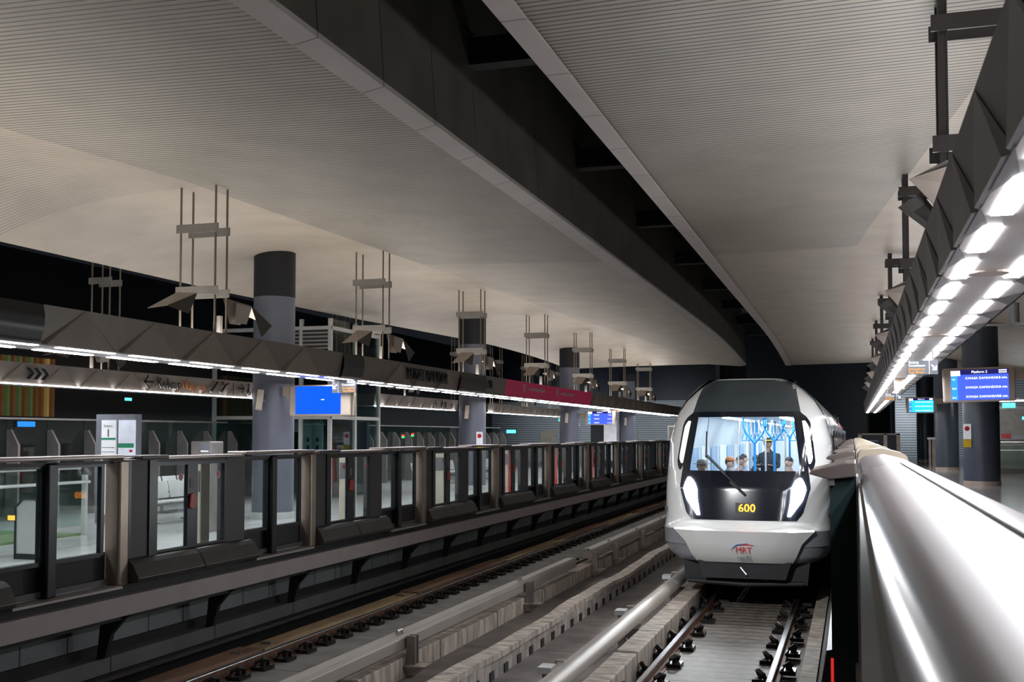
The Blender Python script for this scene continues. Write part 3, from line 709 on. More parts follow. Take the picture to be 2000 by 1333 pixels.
def hangsign(label,x0,x1,y,z0,z1,arrow_left,ztop):
    t=thing('hanging_sign',label,'sign',((x0+x1)/2,y,z0),'emergency button hanging signs')
    B().box(x0,x1,y,y+.03,z0,z1).build('plate','signdark',t)
    wd=x1-x0; h=z1-z0
    xt=x0+.32*wd if arrow_left else x0+.04*wd
    al='RIGHT' if arrow_left else 'LEFT'
    if arrow_left: xt=x1-.05*wd
    for s_,m_,q in (('Butang','wtext',.87),('Kecemasan','wtext',.64),('Emergency','otext',.38),('Stop Button','otext',.15)):
        text(s_,'lettering',m_,t,(xt,y-.003,z0+h*q),h*.26,FACE_CAM,al,.001,.82 if len(s_)>10 else .95)
    xd=x0+.25*wd if arrow_left else x1-.28*wd
    B().box(xd-.003,xd+.003,y-.003,y,z0,z1).build('divider','white',t)
    cx=x0+.12*wd if arrow_left else x1-.13*wd; cz=z0+.5*h; a=.08*wd; sg=-1 if arrow_left else 1
    B().tube([(cx-sg*a,y-.004,cz+a),(cx+sg*a,y-.004,cz-a)],.011,6).tube([(cx+sg*a,y-.004,cz+.6*a),(cx+sg*a,y-.004,cz-a),(cx-sg*.6*a,y-.004,cz-a)],.011,6).build('arrow','wtext',t)
    for x in (x0+.06,x1-.06): B().cyl(x,y+.015,z1,ztop,.008,6).build('rod','rod',t)
    return t
hangsign('grey emergency stop button sign overlapping the blue display',-10.30,-9.76,20.7,3.79,4.05,True,4.08)
hangsign('nearer emergency stop button sign under the right truss',.69,1.06,15.1,3.70,3.88,False,4.0)
hangsign('farther emergency stop button sign under the right truss',.76,1.13,28.,3.745,3.925,False,4.0)
hangsign('tiny emergency stop button sign far down the left truss',-10.42,-9.85,48.,3.92,4.15,True,4.08)

# ------------------------------------------------------------------ left platform furniture
t=thing('litter_bin','silver litter bin with sloped top on the left platform','bin',(-11.4,13.4,1.12))
B().prism([(-11.62,1.2),(-11.18,1.2),(-11.18,1.90),(-11.30,1.98),(-11.50,1.98),(-11.62,1.88)],13.22,13.5).build('body','stain',t)
B().box(-11.63,-11.17,13.21,13.51,1.12,1.2).build('plinth','dark',t)
b=B()
for x,z in ((-11.63,1.9),(-11.17,1.92)): b.box(x-.012,x+.012,13.2,13.23,1.12,z)
b.tube([(-11.63,13.21,1.88),(-11.5,13.21,1.99),(-11.3,13.21,1.99),(-11.17,13.21,1.91)],.014,6)
b.build('edge_trim','dark',t)
B().box(-11.42,-11.28,13.28,13.44,1.975,1.99).build('opening','black',t)
text('MRT','logo','redlogo',t,(-11.172,13.36,1.80),.09,FACE_RIGHT,'LEFT',.002)
B().tube([(-11.172,13.33,1.83),(-11.172,13.4,1.87),(-11.172,13.5,1.89)],.006,6).build('logo_swoosh','redlogo',t)
B().box(-11.75,-11.63,13.19,13.2,1.68,1.75).build('orange_sticker','otext',t)
# balustrade around stair opening
t=thing('glass_balustrade','glass balustrade with steel handrails and green kick band on the left platform','balustrade',(-13.2,14,1.12))
for i in range(2):
    y0=9.5+3.6*i
    B().box(-13.21,-13.19,y0,y0+3.5,1.3,2.25).build('pane','glass_g',t)
for y in (9.4,13.05,16.7): B().box(-13.24,-13.16,y-.035,y+.035,1.12,2.2).build('post','stain',t)
B().tube([(-13.1,9.3,2.08),(-13.1,16.7,2.08)],.028,8).build('handrail','stain',t,smooth=60)
B().tube([(-13.3,9.3,2.33),(-13.3,16.7,2.33)],.028,8).build('handrail','stain',t,smooth=60)
B().box(-16.6,-13.25,9.4,16.7,1.12,1.16).build('green_base','greenfloor',t)
b=B().box(-16.6,-16.5,8,16.7,1.12,2.3); b.build('rear_panel','teal',t)
# totem
t=thing('map_totem','white platform 1 route map totem with green bands on the left platform','sign',(-14.3,19,1.12))
B().box(-14.78,-13.86,19.02,19.25,1.12,3.34).build('housing','signgrey',t)
B().box(-14.62,-14.28,18.98,19.02,1.3,3.22).build('number_panel','paper',t)
B().box(-14.62,-14.28,18.97,18.98,2.82,2.86).build('green_band','green',t)
text('1','lettering','ink',t,(-14.45,18.965,2.95),.22,FACE_CAM,'CENTER',.001)
text('Platform','lettering','ink',t,(-14.45,18.965,3.10),.06,FACE_CAM,'CENTER',.001)
B().box(-14.2,-13.83,18.96,19.02,1.3,3.22).box(-14.2,-13.83,18.96,19.02,1.3,3.22).build('map_panel','paper',t)
B().box(-14.2,-13.83,18.95,18.96,2.66,2.75).build('green_band','green',t)
b=B()
for q in range(5): b.box(-14.6,-14.3,18.972,18.98,2.3+.09*q,2.31+.09*q)
for q in range(4): b.box(-14.15+.08*q,-14.14+.08*q,18.952,18.96,2.2,2.5); b.box(-14.16,-13.88,18.952,18.96,2.22+.09*q,2.225+.09*q)
b.build('printed_lines','grey',t)
B().box(-13.93,-13.86,18.952,18.96,2.57,2.62).build('red_mark','redlogo',t)
# help point
t=thing('help_point','grey help point pillar with white and orange lettering','pillar',(-11.6,17.9,1.12))
B().box(-11.78,-11.36,17.85,18.3,1.12,2.80).build('cabinet','steel',t,bevel=.02)
B().box(-11.56,-11.36,17.835,17.85,2.4,2.78).build('sign_plate','signgrey',t)
text('Assistance','lettering','wtext',t,(-11.55,17.83,2.62),.042,FACE_CAM,'LEFT',.001,.9)
text('Bantuan','lettering','otext',t,(-11.55,17.83,2.55),.042,FACE_CAM,'LEFT',.001,.9)
B().cyl(-11.5,17.84,2.0,2.02,.05,12).build('button','white',t)
# benches
def bench(label,x,y,dup_of=None):
    if dup_of: return dup(dup_of,(x,y,1.12),label)
    t=thing('bench',label,'bench',(x,y,1.12),'steel benches on the left platform')
    for k in range(3):
        y0=y-.9+.6*k
        B().box(x-.22,x+.24,y0+.03,y0+.57,1.53,1.57).build('seat','stain',t,bevel=.01)
        B().slab([(x-.22,y0+.03,1.6),(x-.22,y0+.57,1.6),(x-.30,y0+.57,1.95),(x-.30,y0+.03,1.95)],(-.02,0,0)).build('backrest','stain',t)
    B().tube([(x,y-.95,1.5),(x,y+.95,1.5)],.03,8).build('beam','steel',t)
    for s in (-.7,.7): B().box(x-.2,x+.2,y+s-.03,y+s+.03,1.12,1.15).box(x-.03,x+.03,y+s-.03,y+s+.03,1.12,1.5).build('leg','steel',t)
    return t
bn=bench('three-seat steel bench behind the first sliding doors',-13.6,19.9)
bench('three-seat steel bench left of the first column base',-15.2,22.6,bn)
for i,(x,y) in enumerate(((-14.2,36.),(-14.4,39.),(-14.,43.))): bench('three-seat steel bench far along the left platform, %s beyond the first column'%ORD[i],x,y,bn)
# red vinyl strips behind doors
for i,y in enumerate((28.6,33.4,38.4,43.3)):
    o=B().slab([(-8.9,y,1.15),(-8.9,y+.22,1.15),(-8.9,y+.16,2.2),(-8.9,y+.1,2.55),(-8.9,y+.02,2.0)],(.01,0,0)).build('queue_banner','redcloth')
    tag(o,'thin red banner behind the far left screen doors, %s from the left'%ORD[i],'banner','red banners behind the screen doors')
# cream pillars behind the door glass
for i in range(10):
    y=14.0+4.95*i
    o=B().box(-9.22,-8.98,y-.12,y+.12,1.12,2.52).build('door_control_post','cream',bevel=.02)
    B().box(-9.2,-9.0,y-.13,y-.12,2.1,2.4).build('control_panel','grey',o)
    tag(o,'cream control post standing behind the left screen doors, %s from the left'%ORD[i],'post','cream control posts on the left platform')
# glass screens with fin posts
def fin_screen(label,x,ya,yb,n):
    t=thing('glass_screen',label,'glass screen',(x,ya,1.12))
    for k in range(n):
        y=ya+(yb-ya)*k/(n-1)
        B().slab([(x,y-.02,1.12),(x+.3,y-.02,1.12),(x+.3,y-.02,2.7),(x+.1,y-.02,3.03),(x,y-.02,3.03)],(0,.06,0)).build('fin_post','steel',t)
        if k<n-1:
            B().box(x-.03,x-.015,y,y+(yb-ya)/(n-1)-.03,1.2,3.25).build('pane','glass_g',t)
    B().box(x-.05,x,ya,yb,3.25,3.29).build('top_rail','steel',t)
fin_screen('near glass screen with white fin posts at the far left',-17.,17.8,27.6,9)
fin_screen('far glass screen with white fin posts past the lift',-17.,36.9,53.,14)
# coloured fins
t=thing('coloured_fin_screen','screen of green, orange and ochre vertical fins at the far left','screen',(-20,23,3.4))
for k in range(11):
    y=21.9+.2*k
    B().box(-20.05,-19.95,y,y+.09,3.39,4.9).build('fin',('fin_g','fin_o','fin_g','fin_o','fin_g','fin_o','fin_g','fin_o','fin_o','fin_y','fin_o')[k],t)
B().box(-20.1,-19.9,21.8,24.2,3.3,3.39).build('rail','black',t)
t=thing('hanging_information_screen','tiny blue information screen hanging at the far left','screen',(-19.5,22.4,3.1))
B().box(-19.55,-19.45,22.05,22.75,3.1,3.27).build('casing','dark',t); B().box(-19.45,-19.44,22.1,22.7,3.12,3.25).build('panel','blueglow',t)
t=thing('exit_sign','small cyan exit sign on the dark left wall','sign',(-20,27.1,3.9))
B().box(-20.05,-20,26.95,27.3,3.9,4.0).build('housing','dark',t); B().box(-20,-19.99,26.97,27.28,3.91,3.99).build('lamp_panel','cyan',t)
# lift shaft
t=thing('lift_shaft','glazed lift shaft with white frame and louvred top behind the first column','lift',(-15.8,29.5,1.12))
xa,xb,ya,yb=-17.7,-14.0,28.,31.3
for x in (xa,-16.2,-14.9,xb): B().box(x-.05,x+.05,ya-.05,ya+.05,1.12,6.2).build('mullion','white',t)
for y in (29.6,yb): B().box(xb-.05,xb+.05,y-.05,y+.05,1.12,6.2).build('mullion','white',t)
for z in (3.42,5.95): B().box(xa,xb+.05,ya-.06,ya+.04,z-.06,z+.04).box(xb-.04,xb+.06,ya,yb,z-.06,z+.04).build('transom','white',t)
B().box(xa,xb,ya-.01,ya+.01,1.2,5.3).build('pane','glass_t',t); B().box(xb-.01,xb+.01,ya,yb,1.2,6.2).build('pane','glass_t',t)
B().box(-15.6,xb-.05,ya-.04,ya+.02,5.35,5.9).build('louvre','louv',t)
B().box(xa,xb-.05,ya,ya+.02,6.0,6.2).build('pane','glass_t',t)
B().box(-16.6,-16.2,29.3,29.6,1.12,5.).build('guide_column','teal',t)
B().box(-17.6,-14.2,30.9,31.1,1.12,3.3).build('rear_wall','tealdark',t)
B().box(-16.1,-14.8,29.,29.1,3.0,3.35).build('door_lintel','teal',t)
b=B()
for x in (-15.05,-14.75):
    for q in range(7): b.box(x-.04,x+.04,28.7,28.72,1.4+.22*q,1.52+.22*q)
b.build('buttons','ink',t)
B().box(-15.2,-14.6,28.72,28.8,1.12,3.3).build('panel','teal',t)
B().box(-16.0,-15.95,28.9,28.92,2.8,2.84).build('red_lamp','ledr',t); B().box(-16.0,-15.95,28.9,28.92,2.74,2.78).build('green_lamp','ledg',t)
for i,(y,z) in enumerate(((41.3,2.86),(42.3,2.92))):
    t=thing('signal_lamp_post',('left' if i==0 else 'right')+' red over green signal lamp behind the far glass screen','lamp',(-17.4,y,z))
    B().box(-17.42,-17.38,y-.1,y+.1,1.12,z-.08).build('stand','dark',t)
    B().box(-17.4,-17.36,y-.1,y+.12,z,z+.07).build('red_lamp','ledr',t); B().box(-17.4,-17.36,y-.1,y+.12,z-.07,z).build('green_lamp','ledg',t)
# far back of the left platform
for i,(x0,x1,z1) in enumerate(((-22.2,-21.,3.2),(-16.2,-15.,3.3),(-12.6,-10.9,3.5))):
    o=B().box(x0,x1,YF-.06,YF,1.12,z1).build('door','beige'); B().box(x1-.15,x1-.1,YF-.1,YF-.06,2.1,2.25).build('handle','steel',o)
    B().box(x0-.08,x0,YF-.08,YF,1.12,z1+.08).box(x1,x1+.08,YF-.08,YF,1.12,z1+.08).box(x0,x1,YF-.08,YF,z1,z1+.08).build('door_frame','steel',o)
    tag(o,'beige service door in the ribbed end wall, %s from the left'%ORD[i],'door')
t=thing('advert_panel','plain white lit panel below the far departure board','panel',(-12.9,60,1.12))
B().box(-13.2,-12.5,60,60.12,1.5,3.72).build('panel','paper',t); B().box(-13.95,-13.2,60,60.12,1.12,3.72).build('side_panel','frame',t); B().box(-13.2,-12.5,60,60.12,1.12,1.5).build('base','dark',t)
t=thing('exit_sign','cyan exit sign over the far left doors','sign',(-19.2,62,2.95))
B().box(-19.5,-18.95,62,62.08,3.02,3.22).build('lamp_panel','cyan',t); B().box(-19.55,-18.9,62.08,62.12,2.98,3.26).build('housing','dark',t)
t=thing('exit_sign','bright exit sign at the end of the third left truss','sign',(-14.8,58.5,3.6))
B().box(-15.4,-14.8,58.5,58.6,3.66,3.82).build('lamp_panel','cyan',t); B().box(-15.35,-14.25,58.6,58.64,3.58,3.86).build('housing','dark',t)

# ------------------------------------------------------------------ right platform things
t=thing('platform_end_gate','bronze framed dark end gate closing off the right platform','gate',(1.35,60,1.4))
for x in (.36,1.62,2.25): B().box(x-.09,x+.09,60,60.1,1.4,2.98).build('post','brown',t)
B().box(.3,2.34,60,60.1,2.92,3.0).build('top_rail','cream',t)
B().box(.45,1.53,60.03,60.07,1.5,2.92).build('fixed_panel','navy',t); B().box(1.71,2.16,60.03,60.07,1.5,2.92).build('gate_leaf','navy',t)
B().box(.85,1.25,60.0,60.03,2.55,2.66).build('notice','signgrey',t); B().box(.95,1.2,60.0,60.03,2.3,2.45).build('notice','redlogo',t)
t=thing('ceiling_fan','grey three-blade ceiling fan at the right edge','fan',(3.05,23.4,5.0))
B().cyl(3.05,23.4,5.5,6.2,.035,10).build('downrod','fan',t); B().cyl(3.05,23.4,5.12,5.5,.10,16).build('motor','fan',t,smooth=40)
for k in range(3):
    a=math.radians(185+120*k); R=Matrix.Rotation(a,3,'Z')@Matrix.Rotation(math.radians(9),3,'X')
    B().obox(Vector((3.05,23.4,5.08))+R@Vector((.55,0,0)),(.85,.14,.012),R).build('blade','fan',t)
t=thing('stair_balustrade','glass and steel stair balustrade behind the nearest right column','balustrade',(6.5,50,1.4))
for y,x in ((47.,5.4),(47.,6.6),(47.,8.)): B().box(x-.05,x+.05,y-.05,y+.05,1.4,2.55).build('post','stain',t)
B().tube([(4.6,47.,2.6),(9,47.,2.6)],.05,8).tube([(4.6,47.,2.3),(9,47.,2.3)],.03,8).build('handrail','stain',t)
B().box(4.7,9,47.0,47.02,1.6,2.5).build('pane','glass_g',t)
B().box(4.5,9,46.9,47.2,1.4,1.62).build('kerb','steel',t)
B().tube([(4.75,46.5,2.4),(5.2,46.8,1.5)],.05,8).build('sloping_rail','white',t)
t=thing('bronze_queue_barrier','short bronze barrier post behind the second right column','barrier',(3.35,47,1.4))
B().box(3.55,3.75,55,55.2,1.4,2.75).build('post','brown',t); B().box(3.35,3.75,54.95,55.2,2.7,2.8).build('top_rail','stain',t); B().box(3.4,3.5,55.05,55.1,1.4,2.7).build('pane_post','steel',t)
t=thing('doorway_recess','beige doorway recess in the right ribbed wall','doorway',(9.,77.9,1.4))
B().box(8.2,11.5,77.9,78,1.4,4.6).build('opening','beige',t); B().box(8.0,8.2,77.8,78,1.4,4.8).box(8.2,11.5,77.8,78,4.6,4.8).build('frame','steel',t); B().box(8.2,11.5,77.7,77.9,2.6,2.9).build('counter','steel',t); B().box(9.2,9.8,77.6,77.7,2.7,3.0).build('logo_plate','redlogo',t)
t=thing('exit_sign','pale green exit sign above the right doorway','sign',(6.4,50,4.05)); B().box(6.0,6.5,50,50.05,4.05,4.25).build('lamp_panel','cyan',t); B().box(5.98,6.52,50.05,50.08,4.03,4.27).build('housing','dark',t)
t=thing('exit_sign','second cyan exit sign at the right picture edge','sign',(7.,50,3.6)); B().box(6.75,7.4,50,50.05,3.55,3.68).build('lamp_panel','cyan',t); B().box(6.73,7.42,50.05,50.08,3.53,3.7).build('housing','dark',t)
t=thing('hanging_light_truss','short lamp strip over the right stairs','light truss',(6.2,49,4.2))
B().box(5.6,7.2,48.95,49.1,4.33,4.42).build('housing','steel',t); B().box(5.6,7.2,48.93,49.05,4.29,4.33).build('lamp_tube','tube',t)

# ------------------------------------------------------------------ train
X0=-1.83
Wt=[(.70,1.28),(.78,1.39),(1.0,1.48),(1.3,1.485),(2.0,1.485),(2.8,1.46),(3.25,1.36),(3.55,1.20),(3.75,1.02),(3.9,.84),(3.96,.74)]
Bt=[(.70,19.60),(.80,19.50),(1.0,19.42),(1.28,19.34),(1.34,19.42),(1.44,19.46),(2.0,19.56),(2.3,19.66),(3.25,20.05),(3.6,20.30),(3.9,20.62),(3.96,20.75)]
def W(z): return interp(z,Wt)
def front(x,z):
    tt=min(.9999,abs(x)/W(z)); n=3.2
    return interp(z,Bt)+1.25*(1-(1-tt**n)**(1/n))
def nose(u,z):           # u in -1..1 around the outline
    x=W(z)*math.sin(u*math.pi/2); return (X0+x,front(x,z),z)
def mx(z): return interp(z,[(1.44,.90),(1.56,1.0),(2.0,1.13),(2.25,1.10),(3.25,.97),(3.93,.82)])
train=thing('metro_train','white driverless metro train with black front mask and lit headlamps','train',(X0,19.4,0))
us=lin(-1,1,61); zs=lin(1.0,3.96,75)
skip=lambda u,z: 1.455<z<3.92 and abs(W(z)*math.sin(u*math.pi/2))<mx(z)-.05
b=B().grid(nose,us,zs,skip)
ring=[nose(u,3.96) for u in us]; b.poly(ring)
nsh=b.build('nose_shell','whitebody',train,smooth=50)
# bumper: white centre and grey cheeks
zb=lin(.70,1.0,10)
def bw(z): return interp(z,[(.70,.82),(.8,.88),(1.05,.98),(1.28,1.2)])
def sheet(fx,z0,z1,nz,nx,off,name,m,par,smooth=40):
    """a panel on the front surface; fx(z) -> (x0,x1)"""
    b=B()
    def fn(u,z):
        a,c=fx(z); x=a+(c-a)*u; return (X0+x,front(x,z)-off,z)
    b.grid(fn,lin(0,1,nx),lin(z0,z1,nz)); return b.build(name,m,par,smooth=smooth)
b=B().grid(nose,us,zb); b.build('lower_cheek','greybody',train,smooth=50)
def chk(s):
    return sheet(lambda z:(s*bw(z),s*W(z)*.9995),1.0,1.26,6,16,.012,'cheek_panel','greybody',train)
for s in (-1,1):
    b=B()
    def fn(u,z,s=s):
        a=bw(z); zz=z
        an=math.asin(min(1,a/W(z)))/(math.pi/2); uu=an+(1-an)*u
        p=nose(s*uu,z); return (p[0]+s*.012,p[1]-.012,p[2])
    b.grid(fn,lin(0,1,18),lin(1.0,1.27,6)); b.build('cheek_panel','greybody',train,smooth=50)
b=B()
def lipf(u,v):
    z=interp(v,[(0,.70),(1,.84),(2,1.06),(3,1.27),(4,1.29),(5,1.30)]); a=bw(z)
    x=-a+2*a*u; out=interp(v,[(0,.05),(1,.09),(2,.12),(3,.16),(4,.13),(5,.02)])
    return (X0+x,front(x,z)-out,z)
b.grid(lipf,lin(0,1,25),[0,1,2,3,4,5]); b.build('bumper','whitebody',train,smooth=25)
# mask
wsx=lambda z: interp(z,[(2.30,.955),(3.23,.84)])
sheet(lambda z:(-mx(z),mx(z)),1.44,2.29,18,25,.008,'front_mask','mask',train)
for s in (-1,1): sheet(lambda z,s=s:(s*wsx(z),s*mx(z)),2.29,3.24,16,6,.008,'mask_side','mask',train)
sheet(lambda z:(-mx(z),mx(z)),3.24,3.34,4,25,.008,'mask_header','mask',train)
sheet(lambda z:(-mx(z),mx(z)),3.34,3.94,14,25,.008,'roof_visor','visor',train)
sheet(lambda z:(-wsx(z),wsx(z)),2.29,3.24,10,15,.004,'windscreen','ws',train)
# lamps
def frontpoly(pts,off,name,m,par,s=1,sub=0):
    b=B(); P=[(X0+s*x,front(x,z)-off,z) for x,z in pts]; b.poly(P if s>0 else P[::-1]); return b.build(name,m,par)
hl=[(-.97,2.16),(-1.06,1.98),(-1.03,1.82),(-.80,1.52),(-.75,1.55),(-.81,1.79),(-.82,1.99),(-.89,2.12)]
dr=[(-.985,3.20),(-1.085,3.14),(-1.165,2.46),(-1.10,2.44),(-1.05,2.75)]
drb=[(-.955,3.30),(-1.10,3.22),(-1.20,2.46),(-1.16,2.30),(-1.06,2.40),(-1.0,2.8)]
for s in (1,-1):
    def dgrid(tab,off,name,m,s=s):
        sheet(lambda z:(s*interp(z,[(q[0],q[1]) for q in tab]),s*interp(z,[(q[0],q[2]) for q in tab])),tab[0][0],tab[-1][0],14,5,off,name,m,train)
    dgrid([(1.52,.75,.80),(1.79,.80,1.0),(1.98,.81,1.06),(2.10,.86,1.02),(2.17,.93,.98)],.022,'headlamp','head')
    dgrid([(2.30,1.13,1.16),(2.42,1.06,1.21),(3.12,.985,1.13),(3.22,.96,1.08),(3.32,.95,.96)],.012,'marker_bezel','mask')
    dgrid([(2.42,1.10,1.125),(2.50,1.085,1.165),(3.08,1.0,1.09),(3.17,.985,1.03)],.020,'marker_lamp','drl')
# LED number, logo, numbers
def onfront(x,z,off): return (X0+x,front(x,z)-off,z)
sheet(lambda z:(-.13,.20),1.56,1.74,3,5,.012,'led_panel','ink',train)
text('600','led_number','amber',train,(X0-.085,front(0,1.65)-.02,1.645),.20,FACE_CAM,'LEFT',.002)
text('MRT','logo_letters','redlogo',train,(X0+.02,front(0,.95)-.135,.94),.14,FACE_CAM,'CENTER',.002)
B().tube([(X0-.2,front(0,1.0)-.137,.95),(X0-.1,front(0,1.0)-.139,1.03),(X0+.1,front(0,1.0)-.141,1.065)],[.003,.011,.002],6).build('logo_swoosh','bluelogo',train)
B().tube([(X0-.05,front(0,1.0)-.142,1.03),(X0+.08,front(0,1.0)-.144,1.045),(X0+.2,front(0,1.0)-.144,1.03)],[.003,.009,.002],6).build('logo_swoosh','redlogo',train)
text('rapidkl','logo_letters','grey',train,(X0+.02,front(0,.84)-.118,.815),.085,FACE_CAM,'CENTER',.002)
for s in (1,-1):
    u=.80*s; p=nose(u,1.58); q=nose(u-.04,1.58); r=nose(u+.04,1.58)
    ang=math.atan2(r[1]-q[1],r[0]-q[0])
    text('129','car_number','grey',train,(p[0]+s*.012,p[1]-.02,1.57),.17,(math.pi/2,0,ang),'CENTER',.004)
# wiper
def fr(x,z,off=.035): return (X0+x,front(x,z)-off,z)
b=B().tube([fr(-.67,2.98),fr(-.665,2.52)],.013,6).tube([fr(-.66,2.55,.05),fr(-.36,2.27,.05),fr(.03,1.90,.05)],.014,6).tube([fr(-.63,2.56,.07),fr(-.30,2.25,.07)],.009,6).tube([fr(-.22,2.1,.06),fr(.04,1.88,.06)],.022,6)
b.build('wiper','ink',train)
# underframe
b=B(); b.prism([(X0-1.05,.30),(X0+1.05,.30),(X0+1.1,.72),(X0-1.1,.72)],19.9,20.3); b.prism([(X0-.7,.42),(X0+.7,.42),(X0+.8,.72),(X0-.8,.72)],19.6,19.9)
b.box(X0-1.0,X0+1.0,20.4,60,.25,.75); b.tube([(X0-1.0,19.85,.33),(X0,19.75,.30),(X0+1.0,19.85,.33)],.04,8)
b.build('underframe','under',train)
B().tube([(X0-.06,19.55,.62),(X0+.05,19.5,.5)],.015,6).build('coupler_link','stain',train)
b=B()
for s in (-1,1):
    for y in (22.,24.2): b.tube([(X0+s*.78,y,.42),(X0+s*.70,y,.42)],.42,24)
b.build('wheels','steel',train)
# car bodies
def section(k=60):
    zz=lin(.72,3.96,26); L=[(-W(z),z) for z in zz]; return L+[(x*-1,z) for x,z in L[::-1]]
def car(y0,y1,name):
    b=B(); S=section(); n=len(S)
    vs=[(X0+x,y0,z) for x,z in S]+[(X0+x,y1,z) for x,z in S]
    fs=[(i,i+1,n+i+1,n+i) for i in range(n-1)]+[(n-1,0,n,2*n-1)]
    b.add(vs,fs); o=b.build(name,'whitebody',train,smooth=40)
    return o
lead=car(20.9,40.,'car_body'); sec=car(40.6,62,'car_body')
B().box(X0-1.36,X0-1.3,40,40.6,.9,3.6).box(X0+1.3,X0+1.36,40,40.6,.9,3.6).box(X0-1.36,X0+1.36,40,40.6,3.55,3.6).build('gangway','under',train)
sx=X0+1.492
for body,ys_ in ((lead,(22.6,27.2,31.8,36.4)),(sec,(42.6,47.2,51.8,56.4,60.2))):
    for y in ys_:
        o=B().box(sx-.01,sx+.012,y,y+1.5,1.1,3.1).build('door','doorgrey',body)
        B().box(sx+.010,sx+.018,y+.12,y+.68,1.9,2.95).box(sx+.010,sx+.018,y+.82,y+1.38,1.9,2.95).build('window','carglass',o)
        B().box(sx-.02,sx+.005,y+1.75,y+4.35,1.95,3.0).build('window','carglass',body)
        B().box(sx-.12,sx-.08,y+.7,y+.78,3.24,3.27).build('door_lamp','redlogo',body)
    for y in ys_[:1]: B().box(sx-.01,sx+.01,y-1.0,y-.3,1.9,3.0).build('window','carglass',body)
B().prism([(sx-.06,3.08),(sx+.04,3.1),(sx-.03,3.26),(sx-.14,3.26)],21.6,21.9).build('camera_pod','whitebody',train,bevel=.03)
# interior
I=B(); ya,yb=20.9,46.
xl,xr=X0-1.30,X0+1.30
fl=B().box(xl,xr,20.2,yb,1.04,1.08).build('floor_panel','infloor',train)
b=B(); b.grid(lambda u,y:(xl+interp(u,[(0,0),(1,0),(2,.25)]),y,interp(u,[(0,1.08),(1,2.6),(2,3.27)])),[0,1,2],[21.3,yb]); b.grid(lambda u,y:(xr-interp(u,[(0,0),(1,0),(2,.25)]),y,interp(u,[(0,1.08),(1,2.6),(2,3.27)])),[0,1,2],[21.3,yb]); b.box(xl,xr,yb,yb+.05,1.08,3.3)
b.build('inner_lining','inwall',train)
B().box(xl+.2,xr-.2,20.9,yb,3.27,3.3).build('inner_ceiling','inwall',train)
for x in (-.55,.55):
    for k in range(12):
        y=22+2.*k; B().box(X0+x-.07,X0+x+.07,y,y+1.5,3.245,3.268).build('ceiling_lamp','inlamp',train)
b=B()
for k in range(7):
    y=22.2+3.4*k; b.box(xl+.0,xl+.02,y,y+1.3,1.75,2.75)
b.build('inner_window','inblue',train)
b=B()
for k in range(5):
    y=23.9+3.4*k; b.box(xl+.005,xl+.03,y,y+1.2,1.15,2.95)
b.build('inner_door','inwall',train)
for k in range(4):
    y=20.9+3.6*k
    o=B().box(xl,xl+.45,y,y+2.6,1.45,1.52).box(xl,xl+.06,y,y+2.6,1.52,2.0).build('bench_seat','inblue',train)
def ypole(x,y,m,zj=2.72,sp=.17,r=.022):
    b=B().tube([(x,y,1.08),(x,y,zj)],r,8)
    for s in (-1,1): b.tube([(x,y,zj),(x+s*sp*.75,y,zj+.22),(x+s*sp,y,zj+.36),(x+s*sp,y,3.27)],r*.9,8)
    b.build('grab_pole',m,train,smooth=60)
ypole(-1.945,23.4,'pole_b',2.74,.23,.026); ypole(-1.60,24.2,'pole_b',2.78,.22,.026); ypole(-1.42,26.8,'pole_b',2.85,.18,.024)
ypole(-1.80,24.4,'pole_w',2.82,.14,.018); ypole(-1.45,25.6,'pole_w',2.86,.14,.018)
for x,y in ((-2.78,22.2),(-2.42,24.8),(-2.25,25.6)): B().tube([(x,y,1.08),(x,y,2.85),(x+.05,y,3.27)],.016,8).build('grab_pole','pole_w',train,smooth=60)
for k,(x,y) in enumerate([(-2.30,25.),(-2.24,25.4),(-2.18,25.8),(-2.12,26.2),(-2.06,25.1),(-2.0,25.6),(-1.86,26.),(-1.80,26.5),(-1.70,26.),(-1.62,26.4),(-1.56,26.8),(-1.22,24.5)]):
    b=B().box(x-.015,x+.015,y-.008,y+.008,2.98,3.24)
    b.tube([(x-.05,y,2.86),(x-.06,y,2.80),(x+.06,y,2.80),(x+.05,y,2.86),(x,y,2.98),(x-.05,y,2.86)],.016,6)
    b.build('hanging_strap','strap',train)

